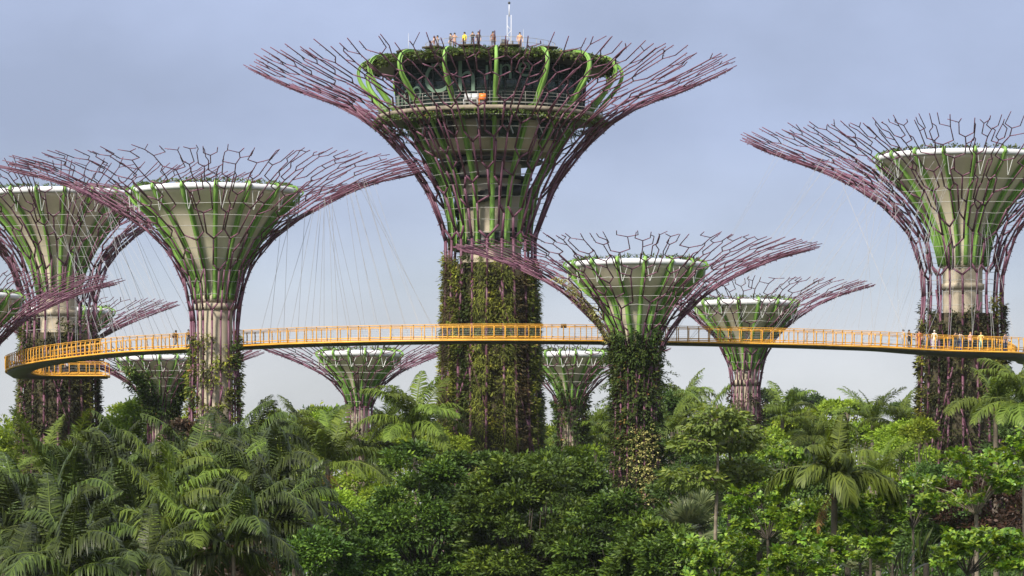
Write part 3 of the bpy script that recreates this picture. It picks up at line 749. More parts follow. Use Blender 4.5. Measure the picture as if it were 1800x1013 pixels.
# shade plates standing out round the roof
for i in range(16):
    a = -math.pi / 2 + (i + 0.5) * 2 * math.pi / 16
    V, fl = box(0, 1.6, -0.8, 0.8, 0, 0.12)
    link('shade_plate', mesh_np('shade_plate', V, fl, M['soil']), t0, loc=(150 * s0 * math.cos(a), 150 * s0 * math.sin(a), z0_(106)), rot=(0, R_(-5), a))
# tall green ribs: from the trunk, past the deck, hooked onto the roof
cn_ = [(h * s0, Z(y, Y0)) for y, h in T0_CONE]
hook = [(180, 200), (196, 182), (211, 164), (224, 147), (229, 131), (224, 118), (211, 111), (194, 109)]
rp_ = smooth_interp([c[0] for c in cn_] + [h * s0 for h, y in hook], [c[1] for c in cn_] + [z0_(y) for h, y in hook], 60)
rm = rib_mesh(list(zip(*rp_)), np.concatenate([np.full(40, 0.40), np.linspace(0.34, 0.20, 20)]), dep=np.concatenate([np.ones(34), np.linspace(1, 0.5, 26)]))
for i in range(16): link('rib', rm, t0, rot=(0, 0, -math.pi / 2 + 0.05 + i * 2 * math.pi / 16))
# short pale struts from the deck edge down to the steel
V, fl = tubes([((140 * s0, 0, z0_(222)), (150 * s0, 0.35, z0_(250)), 0.05, 0.05)], 5)
sm_ = mesh_np('strut', V, fl, M['white'])
for i in range(16): link('strut', sm_, t0, rot=(0, 0, -math.pi / 2 + 0.22 + i * 2 * math.pi / 16))

# mast on the roof
ms = empty('antenna_mast', (X(895, Y0), Y0 + 0.5, zroof))
tag(ms, 'white lattice antenna mast with grey boxes on the roof of the tallest supertree', 'antenna')
sg = []
hm = 4.5
for (dx, dy) in ((-.16, -.16), (.16, -.16), (.16, .16), (-.16, .16)): sg.append(((dx, dy, -0.1), (dx, dy, hm - 1.0), 0.025, 0.025))
for i in range(7):
    zq = i * 0.38; s_ = 1 if i % 2 else -1
    sg.append(((-.16 * s_, -.16, zq), (.16 * s_, -.16, zq + .38), .018, .018)); sg.append(((.16, -.16 * s_, zq), (.16, .16 * s_, zq + .38), .018, .018))
V, fl = tubes(sg, 5, True); link('lattice', mesh_np('lattice', V, fl, M['white']), ms)
V, fl = tubes([((0, 0, hm - 1.1), (0, 0, hm - 0.1), 0.045, 0.03)], 6, True); link('pole', mesh_np('pole', V, fl, M['white']), ms)
V, fl = lathe([(0.0, hm - .12), (0.1, hm - .06), (0.1, hm + .06), (0.0, hm + .12)], 10); link('lamp', mesh_np('lamp', V, fl, M['dark']), ms)
for bx in ((-.62, -.2, -.3, .1, 1.05, 1.55), (-.72, -.45, -.1, .2, .95, 1.3), (.2, .34, -.2, .2, .9, 1.45)):
    V, fl = box(*bx); link('equipment_box', mesh_np('equipment_box', V, fl, M['dark']), ms)
for px, h, lb in ((718, 2.1, 'thin whip aerial at the left of the rooftop crowd'), (920, 2.2, 'thin whip aerial just right of the antenna mast')):
    V, fl = merge([tubes([((0, 0, 0), (0, 0, h), 0.022, 0.01)], 5, True), lathe([(0.06, 0), (0.06, 0.2), (0.0, 0.22)], 8)])
    tag(link('whip_aerial', mesh_np('whip_aerial', V, fl, M['grey']), None, loc=(X(px, Y0 - 1), Y0 - 1, zroof if px > 800 else z0_(109) + .06)), lb, 'aerial')
# chairs on the pod deck
def chair(px, mat, label):
    x = X(px, Y0); rch = 184 * s0; th_ = math.asin((x - X(862, Y0)) / rch)
    c = empty('deck_chair', (X(862, Y0) + rch * math.sin(th_), Y0 - rch * math.cos(th_), z0_(205.5) + 0.01), th_)
    tag(c, label, 'chair', 'chairs on the pod deck')
    V, fl = box(-.27, .27, -.27, .27, .40, .46); link('seat', mesh_np('seat', V, fl, mat), c)
    V, fl = box(-.27, .27, .22, .28, .46, .92); link('backrest', mesh_np('backrest', V, fl, mat), c)
    V, fl = box(-.025, .025, -.025, .025, 0, .40); lm = mesh_np('leg', V, fl, mat)
    for dx in (-.23, .23):
        for dy in (-.23, .23): link('leg', lm, c, loc=(dx, dy, 0))
chair(823, M['white'], 'left one of the two white chairs behind the pod railing')
chair(836, M['white'], 'white chair next to the orange chair behind the pod railing')
chair(849, M['orange'], 'orange chair behind the pod railing of the tallest supertree')

# ================================================================== SKYWAY
ZB = 21.5
edge = [(1836, 364.5), (1832, 360), (1818, 354.5), (1790, 350.6), (1740, 349.2), (1680, 348), (1620, 346), (1560, 343.2), (1480, 341), (1400, 339), (1320, 337.6), (1240, 336.2), (1120, 334.8), (1000, 333.8), (900, 333.2), (800, 333.4), (700, 334.4), (610, 335.8), (510, 338), (420, 341.2), (335, 344.6), (270, 347.2), (220, 349.4), (164, 353.6), (97, 360.2), (62, 364.8), (28, 371.5), (11, 378), (14, 384), (38, 387.6), (80, 389.2), (140, 389.7), (194, 389.6)]
ex, ey = smooth_interp([X(p, y) for p, y in edge], [y for p, y in edge], 700)
dl = np.concatenate([[0], np.cumsum(np.hypot(np.diff(ex), np.diff(ey)))])
LEN = dl[-1]
def path(t, off=0.0):
    """point on the outer edge at arc length t, moved inwards by off"""
    x = np.interp(t, dl, ex); y = np.interp(t, dl, ey)
    e_ = 0.6
    tx = np.interp(t + e_, dl, ex) - np.interp(t - e_, dl, ex); ty = np.interp(t + e_, dl, ey) - np.interp(t - e_, dl, ey)
    q = np.hypot(tx, ty); tx, ty = tx / q, ty / q
    return x + ty * off, y - tx * off, np.arctan2(ty, tx)
sw = empty('skyway', (0, 335, ZB))
tag(sw, 'curving yellow suspended footbridge running through the grove between the supertrees', 'footbridge')
ORG = np.array([0, 335, ZB])
def run(off, z, r, n=6, step=1.0, mat=M['yellow'], name='rail', flat=1.0):
    t = np.arange(0.05, LEN - 0.05, step)
    x, y, _ = path(t, off)
    V, fl = poly_tube(np.stack([x, y - 335, np.full(len(t), z)], 1), r, n, flat=flat)
    return link(name, mesh_np(name, V, fl, mat, smooth=True), sw)
WID = 2.3
run(0.0, 0.10, 0.072, 8, 0.6, name='edge_beam'); run(WID, 0.10, 0.072, 8, 0.6, name='edge_beam')
run(0.08, 0.38, 0.04, 6, 0.6, name='kick_rail'); run(WID - 0.08, 0.38, 0.04, 6, 0.6, name='kick_rail')
run(-0.10, 1.32, 0.026, 5, 0.6, name='hand_rail'); run(WID + 0.10, 1.32, 0.026, 5, 0.6, name='hand_rail')
run(0.05, 1.22, 0.020, 4, 0.6, name='hand_rail'); run(WID - 0.05, 1.22, 0.020, 4, 0.6, name='hand_rail')
for zz in (0.66, 0.95):
    run(0.02, zz, 0.007, 3, 1.2, M['grey'], 'mesh_wire'); run(WID - 0.02, zz, 0.007, 3, 1.2, M['grey'], 'mesh_wire')
# deck slab and the dark belly under it
t = np.arange(0.05, LEN - 0.05, 0.6)
def strip(offs_z, name, mat):
    cols = []
    for off, z in offs_z:
        x, y, _ = path(t, off) if not callable(off) else path(t, off(t))
        zz = np.full(len(t), z) if not callable(z) else z(t)
        cols.append(np.stack([x, y - 335, zz], 1))
    A = np.stack(cols, 1); m, c = A.shape[:2]
    i = np.arange(m - 1)[:, None]; k = np.arange(c)[None, :]; k2 = (k + 1) % c
    Q = np.stack([i * c + k, i * c + k2, (i + 1) * c + k2, (i + 1) * c + k], -1).reshape(-1, 4)
    caps = np.array([list(range(c))[::-1], [(m - 1) * c + q for q in range(c)]])
    link(name, mesh_np(name, A.reshape(-1, 3), [Q, caps], mat), sw)
strip([(0.14, 0.05), (0.14, 0.14), (WID - 0.14, 0.14), (WID - 0.14, 0.05)], 'deck', M['deck'])
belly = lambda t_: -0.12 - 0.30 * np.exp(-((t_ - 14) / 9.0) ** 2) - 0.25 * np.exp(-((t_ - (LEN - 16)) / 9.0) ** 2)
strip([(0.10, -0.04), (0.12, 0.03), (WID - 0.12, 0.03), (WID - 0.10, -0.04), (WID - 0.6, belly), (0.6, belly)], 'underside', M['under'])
# posts, both sides: blade with an outward knee
pv = []
outl = [(0.0, 0.05), (-0.09, 0.42), (-0.10, 1.05), (-0.06, 1.22), (-0.10, 1.32)]
for (r_, z_) in outl: pv += [(-0.025, r_ - 0.045, z_), (0.025, r_ - 0.045, z_), (0.025, r_ + 0.045, z_), (-0.025, r_ + 0.045, z_)]
pf = []
for i in range(len(outl) - 1):
    for k in range(4): pf.append((i * 4 + k, i * 4 + (k + 1) % 4, i * 4 + 4 + (k + 1) % 4, i * 4 + 4 + k))
pf.append((3, 2, 1, 0)); b = 4 * (len(outl) - 1); pf.append((b, b + 1, b + 2, b + 3))
pm = mesh_np('post', pv, np.array(pf), M['yellow'])
npost = int(LEN / 0.9)
for i in range(npost + 1):
    q = 0.1 + (LEN - 0.2) * i / npost
    for off, flip in ((0.06, 0), (WID - 0.06, math.pi)):
        x, y, a = path(q, off)
        # post's own -Y is outward: outward = left of travel
        link('post', pm, sw, loc=(float(x), float(y) - 335, 0), rot=(0, 0, float(a) + math.pi + flip))
# cross beams at both ends
for q in (0.1, LEN - 0.1):
    x0, y0, _ = path(q, 0); x1, y1, _ = path(q, WID)
    for z, r in ((0.10, 0.12), (1.3, 0.03)):
        V, fl = tubes([((x0, y0 - 335, z), (x1, y1 - 335, z), r, r)], 6, True); link('end_rail', mesh_np('end_rail', V, fl, M['yellow']), sw)
# suspension cables from the two carrying trees
def cable(p, q, r=0.013):
    p = np.array(p) - ORG; q = np.array(q) - ORG
    V, fl = tubes([(p, q, r, r)], 4); link('cable', mesh_np('cable', V, fl, M['cable']), sw)
rngc = np.random.default_rng(5)
tx_of = lambda px: float(np.interp(-px, [-X2 for X2 in np.linspace(1, 0, 2)], [0, 1]))
tt_ = np.linspace(0, LEN, 1500); xx_, yy_, _ = path(tt_, 0); pxs = xx_ * F / yy_ + 900
front = tt_ < LEN * 0.80
def t_at(px): 
    i = np.argmin(np.abs(pxs[front] - px)); return float(tt_[front][i])
def fan(px_c, Y_c, pr, targets, f0, f1, a_jit, r=0.013, jit=0.25):
    """cables from points on a steel crown (fraction of the flare length f0..f1) down to the bridge edge"""
    X_c = X(px_c, Y_c); n_ = len(targets)
    for i, px in enumerate(targets):
        x, y, _ = path(t_at(px), 0.1 if i % 2 else WID - 0.1)
        ang = math.atan2(float(y) - Y_c, float(x) - X_c) * a_jit[1] + a_jit[0] + rngc.uniform(-jit, jit)
        Lq = pr.max * (f0 + (f1 - f0) * i / max(n_ - 1, 1) + rngc.uniform(-0.015, 0.015))
        a_ = pr.at(Lq, ang)
        cable((a_[0] + X_c, a_[1] + Y_c, a_[2]), (float(x), float(y), ZB + 0.4), r)
fan(1692, 362.0, p3, np.linspace(1600, 1180, 26), 0.76, 0.95, (0.0, 1.0), jit=0.35)
fan(1692, 362.0, p3, np.linspace(1640, 1560, 8), 0.70, 0.84, (0.0, 1.0), jit=0.6)
fan(1692, 362.0, p3, np.linspace(1650, 1790, 8), 0.62, 0.70, (0.0, 1.0), jit=0.3)
fan(103, 396.0, p1, np.linspace(170, 330, 14), 0.76, 0.95, (0.0, 1.0), jit=0.3)
fan(103, 396.0, p1, np.linspace(60, 180, 9), 0.64, 0.74, (0.0, 1.0), jit=0.35)
fan(377, 341.0, p2, np.linspace(440, 770, 26), 0.74, 0.90, (-0.05, 0.0), jit=0.45)
fan(377, 341.0, p2, np.linspace(330, 190, 9), 0.74, 0.88, (math.pi, 0.0), jit=0.4)
x, y, _ = path(t_at(1600), 0.1); cable((X(1478, 356), 356, Z(318, 356)), (float(x), float(y), ZB + .4), 0.022)
# small dark sign and the dotted board on the walkway
x, y, a = path(t_at(993), 0.35)
sg_ = empty('notice_sign', (float(x), float(y), ZB + 0.15)); tag(sg_, 'small dark sign plate on a post on the walkway right of the tallest trunk', 'sign')
V, fl = box(-.22, .22, -.03, .03, .95, 1.25); link('plate', mesh_np('plate', V, fl, M['dark']), sg_)
V, fl = tubes([((0, .05, 0), (0, .05, 1.2), .03, .03)], 6, True); link('post', mesh_np('post', V, fl, M['yellow']), sg_)
x, y, a = path(t_at(1666), WID - 0.5)
bd = empty('dotted_board', (float(x), float(y), ZB + 0.15), float(a) + math.pi); tag(bd, 'purple board with rows of white discs standing among the visitors on the walkway', 'board')
V, fl = box(-.32, .32, -.02, .02, .05, 1.0); link('panel', mesh_np('panel', V, fl, surf('board purple', (.20, .12, .22), .5)), bd)
av = np.arange(14) * 2 * math.pi / 14
disc = np.stack([.085 * np.cos(av), np.full(14, -.025), .085 * np.sin(av)], 1)
dm = mesh_np('disc', disc, np.array([list(range(14))]), M['white'])
for i in range(3):
    for k in range(4): link('disc', dm, bd, loc=(-.21 + .21 * i, 0, .17 + .23 * k))
for dx in (-.26, .26):
    V, fl = box(dx - .02, dx + .02, -.15, .15, 0, .05); link('foot', mesh_np('foot', V, fl, M['dark']), bd)

# ================================================================== VEGETATION
# ---- palm fronds ---------------------------------------------------------
def frond_mesh(seed, ln, rise, arch, leaf, n=44, mat='palm', droop=0.8, wd=0.05, spread=1.0, var0=0.3):
    """feather frond leaving the origin along +X, rising by 'rise' rad then arching down over 'arch' rad"""
    rng = np.random.default_rng(seed)
    m = 15; t = np.linspace(0, 1, m)
    ang = rise - arch * t ** 1.25
    dx = np.cos(ang) * ln / (m - 1); dz = np.sin(ang) * ln / (m - 1)
    P = np.stack([np.concatenate([[0], np.cumsum(dx[:-1])]), 0.06 * ln * np.sin(t * 2 + seed) * t, np.concatenate([[0], np.cumsum(dz[:-1])])], 1)
    Vr, fr = poly_tube(P, 0.035 * (1 - 0.85 * t) * ln / 3.5 + 0.006, 4)
    vr = np.full(len(Vr), 0.75)
    u = np.linspace(0.14, 0.99, n); base = np.stack([np.interp(u, t, P[:, k]) for k in range(3)], 1)
    T = np.stack([np.interp(u, t, np.gradient(P, axis=0)[:, k]) for k in range(3)], 1); T = norm(T)
    parts = [(Vr, fr)]; vs = [vr]
    for sd_ in (-1, 1):
        L = leaf * np.clip(np.sin((u * 0.86 + 0.12) * math.pi) ** 0.6, 0.25, 1) * rng.uniform(0.85, 1.15, n)
        side = np.array([0, sd_, 0.0]); up = norm(np.cross(T, np.cross(np.array([0, 0, 1.0]), T)))
        D = norm(T * rng.uniform(0.35, 0.75, (n, 1)) + side * rng.uniform(0.7, 1.0, (n, 1)) * spread + up * rng.uniform(-0.05, 0.4, (n, 1)))
        mid = base + D * (L * 0.5)[:, None] + np.array([0, 0, -1.0]) * (L * droop * 0.10)[:, None]
        D2 = norm(D * 0.8 + np.array([0, 0, -1.0]) * droop * rng.uniform(0.7, 1.3, (n, 1)) + rng.normal(size=(n, 3)) * 0.08)
        tip = mid + D2 * (L * 0.5)[:, None]
        wv = np.cross(D, up); wv = norm(wv) * wd * 0.5
        V = np.stack([base - wv * 0.5, base + wv * 0.5, mid + wv, mid - wv, tip], 1).reshape(-1, 3)
        o = (np.arange(n) * 5)[:, None]
        parts.append((V, [o + np.array([[0, 1, 2, 3]]), o + np.array([[3, 2, 4]])]))
        vs.append(np.repeat(np.clip(var0 + rng.uniform(-0.3, 0.45, n), 0, 1), 5))
    V, fl = merge(parts)
    return mesh_np('frond', V, fl, G[mat] if mat in G else M[mat], np.concatenate(vs))
FR = {}
FR['droop'] = [frond_mesh(10 + i, 3.7, r, a, 1.15, 46, 'palm', 2.1, 0.082) for i, (r, a) in enumerate([(1.25, 2.3), (1.0, 2.4), (0.75, 2.2), (0.45, 1.9), (0.2, 1.5), (1.4, 1.2)])]
FR['lime'] = [frond_mesh(20 + i, 3.6, r, a, 1.0, 42, 'palmy', 1.3, 0.085) for i, (r, a) in enumerate([(1.25, 1.6), (1.0, 1.9), (0.7, 1.8), (0.35, 1.4), (1.4, 1.0)])]
FR['up'] = [frond_mesh(30 + i, 3.8, r, a, 0.75, 48, 'palmy', 0.45, 0.06, 0.8) for i, (r, a) in enumerate([(1.4, 0.8), (1.2, 1.0), (1.0, 1.2), (0.75, 1.3)])]
FR['curl'] = [frond_mesh(40 + i, 3.0, r, a, 0.95, 60, 'palmy', 2.6, 0.09, 0.6) for i, (r, a) in enumerate([(1.3, 1.9), (1.05, 2.3), (0.8, 2.3), (0.6, 2.4), (1.5, 0.9)])]
def palm_trunk(h, r, seed, mat='palmtrunk', lean=0.0):
    rng = np.random.default_rng(seed); t = np.linspace(0, 1, 12)
    P = np.stack([lean * h * t ** 1.6, 0.02 * h * np.sin(t * 3 + seed), t * (h + 0.3) - 0.3], 1)
    rr = r * (1.25 - 0.35 * t) * (1 + 0.05 * (np.arange(12) % 2)); rr[0] *= 1.3
    V, fl = poly_tube(P, rr, 8)
    return mesh_np('trunk', V, fl, M[mat], smooth=True), P[-1]
def palm(label, px, py, Y, kind='droop', nf=14, s=1.0, seed=0, r=0.13, group='palms', dry=0, roots=True):
    rng = np.random.default_rng(seed + 1000)
    h = Z(py, Y); root = empty('palm_tree', (X(px, Y), Y, 0), 0)
    tag(root, label, 'palm', group)
    me, top = palm_trunk(h, r, seed, lean=rng.normal() * 0.02)
    link('trunk', me, root)
    ph = rng.uniform(0, 6.28)
    for i in range(nf):
        fm = FR[kind][i % len(FR[kind])]
        a = ph + i * 2.399 + rng.normal() * 0.2
        o = link('frond', fm, root, loc=(float(top[0]), float(top[1]), float(top[2]) - 0.05), rot=(rng.normal() * 0.18, rng.normal() * 0.1, a), s=s * rng.uniform(0.85, 1.15))
    for i in range(dry):
        a = rng.uniform(0, 6.28)
        link('dead_frond', DRY, root, loc=(float(top[0]), float(top[1]), float(top[2]) - 0.4), rot=(0, 0.9, a), s=s * 0.7)
    return root
DRY = frond_mesh(77, 2.6, 0.2, 1.0, 0.6, 24, 'dry', 1.0, 0.05)
# dark drooping palms massed at the lower left
LP = [(175, 800, 262), (232, 778, 266), (275, 795, 262), (340, 790, 262), (395, 775, 264), (440, 800, 258), (492, 812, 256),
      (28, 862, 246), (95, 850, 246), (160, 846, 246), (215, 838, 246), (285, 842, 244), (345, 846, 244), (405, 846, 244), (460, 852, 242), (515, 872, 242),
      (55, 905, 230), (120, 893, 230), (180, 886, 230), (240, 902, 230), (306, 905, 230), (368, 900, 230), (436, 898, 230), (488, 912, 230),
      (20, 940, 216), (85, 952, 214), (150, 955, 214), (205, 968, 214), (285, 930, 216), (345, 962, 214), (262, 990, 206), (30, 1000, 206), (120, 1005, 204), (410, 965, 214)]
rows = {}
for p in LP: rows.setdefault(0 if p[2] > 250 else 1 if p[2] > 236 else 2 if p[2] > 222 else 3, []).append(p)
RN = ['back', 'third', 'second', 'front']
ORD = ['leftmost', 'second', 'third', 'fourth', 'fifth', 'sixth', 'seventh', 'eighth', 'ninth', 'tenth', 'eleventh']
for r_, lst in rows.items():
    lst.sort()
    for i, (px, py, Y) in enumerate(lst):
        o_ = ORD[i] + ('' if i == 0 else ' from left')
        if i == len(lst) - 1: o_ = 'rightmost'
        palm('%s palm, %s in the %s row of the lower-left clump' % ('paler arching' if px % 15 == 0 and px % 2 else 'drooping dark', o_, RN[r_]), px, py + (46, 34, 22, 10)[r_], Y, 'lime' if px % 15 == 0 and px % 2 else 'droop', 12, 1.16 + 0.14 * math.sin(px), 100 + px, 0.11, 'drooping palms massed at the lower left', dry=1 if px % 4 == 0 else 0)
for i, (lb, *a) in enumerate([
    ('big yellow green palm with upright fronds below the left planted trunk', 78, 840, 268, 'up', 13, 1.3),
    ('smaller upright yellow green palm right of the big one below the left trunk', 128, 830, 272, 'up', 10, 1.05),
    ('upright yellow green palm cut off by the left edge', 5, 872, 250, 'up', 10, 0.95),
    ('dark palm with arching fronds at the foot of the slender left supertree', 402, 796, 300, 'droop', 13, 1.2),
    ('tall ragged palm just right of the slender left supertree trunk', 450, 782, 300, 'droop', 12, 1.1),
    ('bright arching palm left of the small bare-necked supertree', 588, 820, 285, 'lime', 15, 1.25),
    ('darker palm behind the bright arching palm', 548, 788, 320, 'droop', 13, 1.2),
    ('lone big feather palm just left of the tallest trunk', 738, 755, 318, 'lime', 17, 1.35),
    ('palm low between the bright palm and the big dome tree', 640, 800, 320, 'droop', 11, 1.0),
    ('tall slim palm with curled hanging fronds in the right foreground', 1466, 850, 205, 'curl', 15, 1.25),
    ('feathery palm in front of the right dark trunk, near the right edge', 1752, 728, 262, 'lime', 15, 1.15),
    ('feathery palm cut off by the right edge', 1806, 715, 255, 'lime', 14, 1.1),
    ('upright leafy palm left of the right planted trunk', 1545, 838, 250, 'up', 12, 0.8),
    ('pale palm in the far belt between the creeper trunk and the tallest trunk', 1046, 770, 420, 'lime', 14, 1.5),
    ('second pale palm low beside the creeper trunk', 1022, 792, 400, 'lime', 13, 1.3),
    ('yellowish palm standing behind the two-stemmed tree', 1232, 740, 430, 'lime', 13, 1.5),
    ('palm crown rising above the far belt right of the creeper trunk', 1205, 715, 445, 'lime', 12, 1.4),
    ('small far palm left of the dark layered tree', 1178, 760, 400, 'up', 11, 1.1),
    ('yellow topped palm in the far belt right of centre', 1530, 748, 420, 'up', 12, 1.3),
    ('bushy far palm close left of the right planted trunk', 1588, 755, 400, 'lime', 13, 1.2),
    ('far palm behind the curled-frond palm', 1432, 775, 380, 'lime', 12, 1.2),
    ('far palm between the small left supertrees', 520, 770, 400, 'lime', 12, 1.3),
    ('far palm right of the small bare-necked supertree', 690, 765, 410, 'up', 12, 1.3),
    ('far palm right of the narrow supertree behind the walkway', 1372, 735, 440, 'lime', 12, 1.3)]):
    dr = 3 if 'bright arching' in lb else 1 if 'curled' in lb else 0
    palm(lb, a[0], a[1], a[2], a[3], a[4], a[5], 300 + i, 0.15 if a[2] < 300 else 0.18, 'feather palms', dry=dr)
# ---- fan palms -------------------------------------------------------------
def fan_mesh(seed, n=26, rad=0.95):
    rng = np.random.default_rng(seed)
    st = 0.9
    Vs, fl = poly_tube([(0, 0, 0), (st * 0.5, 0, 0.08), (st, 0, 0.05)], [0.025, 0.02, 0.018], 4)
    parts = [(Vs, fl)]; vs = [np.full(len(Vs), 0.6)]
    a = np.linspace(-2.0, 2.0, n)
    L = rad * (0.8 + 0.2 * np.cos(a)) * rng.uniform(0.9, 1.1, n)
    b = np.tile([st, 0, 0.05], (n, 1))
    D = np.stack([np.cos(a), np.sin(a), 0.25 + 0.18 * np.cos(a * 2) + rng.normal(size=n) * 0.05], 1); D = norm(D)
    W = np.stack([-np.sin(a), np.cos(a), np.full(n, 0.35) * (np.arange(n) % 2 * 2 - 1)], 1) * 0.055
    mid = b + D * (L * 0.6)[:, None]; tip = b + D * L[:, None] + np.array([0, 0, -0.12]) * rad
    V = np.stack([b, mid + W, tip, mid - W], 1).reshape(-1, 3)
    parts.append((V, [np.arange(n * 4).reshape(-1, 4)])); vs.append(np.repeat(rng.uniform(0.1, 1, n), 4))
    V, f = merge(parts)
    return mesh_np('fan_leaf', V, f, G['fan'], np.concatenate(vs))
FANS = [fan_mesh(1), fan_mesh(2), fan_mesh(3)]
def fan_palm(label, px, py, Y, n=18, s=1.0, seed=0):
    rng = np.random.default_rng(seed + 50); h = Z(py, Y)
    root = empty('fan_palm', (X(px, Y), Y, 0)); tag(root, label, 'palm', 'grey green fan palms')
    me, top = palm_trunk(h, 0.16, seed, 'barkd'); link('trunk', me, root)
    for i in range(n):
        link('fan_leaf', FANS[i % 3], root, loc=(float(top[0]), float(top[1]), h - 0.1), rot=(rng.normal() * 0.2, -rng.uniform(-0.15, 1.25), i * 2.4), s=s * rng.uniform(0.85, 1.1))
for i, a in enumerate([('grey green fan palm left of the pale twin trunks', 1205, 935, 238, 20, 1.15), ('fan palm tucked behind the first one, nearer the twin trunks', 1232, 905, 246, 18, 1.0),
                       ('fan palm with bent leaves low behind the broad-leaved tree right of the twin trunks', 1335, 965, 225, 18, 0.95), ('fan palm at the foot of the curled-frond palm', 1490, 985, 225, 16, 0.9), ('small fan palm right of the curled-frond palm', 1525, 1000, 212, 16, 0.8)]):
    fan_palm(*a, seed=i)

# ---- dome trees in the middle foreground -----------------------------------
def tree(name, label, px, py, Y, w, h, seed, mat='dome', lobes=22, clumps=420, per=34, ln=0.30, crad=0.5, cat='tree', group=None, trunk_r=0.22, bark='barkd', cut=None, **kw):
    """px, py: crown centre; w, h: crown half width and half height in photograph pixels"""
    s = Y / F; zc = Z(py, Y)
    root = empty(name, (X(px, Y), Y, 0)); tag(root, label, cat, group)
    cm, lc = crown_mesh('crown', seed, w * s, w * s * 0.85, h * s, lobes, clumps, per, ln, G[mat], crad, **kw)
    link('crown', cm, root, loc=(0, 0, zc))
    base = max(0.4, zc - h * s * 0.35)
    lm = limb_mesh('trunk', seed, base, trunk_r, lc, zc, M[bark])
    link('trunk', lm, root)
    return root
tree('broadleaf_tree', 'big dense dark green dome tree left of the centre foreground', 752, 945, 262, 128, 188, 501, clumps=2340, lobes=57, per=26, ln=0.29, crad=0.34, group='dense dome trees', zmin=-0.85, lobe_r=0.24, fill=0.4, shell=(0.58, 0.84))
tree('broadleaf_tree', 'broad dark dome tree in the centre foreground below the tallest trunk', 930, 965, 252, 146, 186, 502, clumps=2600, lobes=64, per=26, ln=0.29, crad=0.34, group='dense dome trees', zmin=-0.85, lobe_r=0.24, fill=0.4, shell=(0.58, 0.84))
tree('broadleaf_tree', 'dark dome tree in front of the creeper trunk', 1085, 1000, 248, 122, 128, 503, clumps=2080, lobes=51, per=26, ln=0.29, crad=0.34, group='dense dome trees', zmin=-0.85, lobe_r=0.24, fill=0.4, shell=(0.58, 0.84))
tree('broadleaf_tree', 'rounded dark tree behind, at the foot of the tallest trunk', 962, 905, 285, 108, 120, 504, clumps=1560, lobes=37, per=26, ln=0.29, crad=0.34, group='dense dome trees', zmin=-0.85, lobe_r=0.24, fill=0.4, shell=(0.58, 0.84))
tree('broadleaf_tree', 'tree crown hugging the left foot of the tallest trunk', 850, 872, 300, 100, 92, 505, clumps=1092, lobes=30, per=26, ln=0.29, crad=0.34, group='dense dome trees', zmin=-0.85, lobe_r=0.24, fill=0.4, shell=(0.58, 0.84))
tree('broadleaf_tree', 'lower dark tree right of the dome tree before the creeper trunk', 1150, 1010, 236, 76, 100, 506, clumps=1092, lobes=30, per=26, ln=0.29, crad=0.34, group='dense dome trees', zmin=-0.85, lobe_r=0.24, fill=0.4, shell=(0.58, 0.84))
tree('broadleaf_tree', 'lighter green bush below the left side of the big dome tree', 640, 1005, 245, 55, 60, 507, clumps=1092, lobes=30, per=26, ln=0.29, crad=0.34, group='dense dome trees', zmin=-0.85, lobe_r=0.24, fill=0.4, shell=(0.58, 0.84))

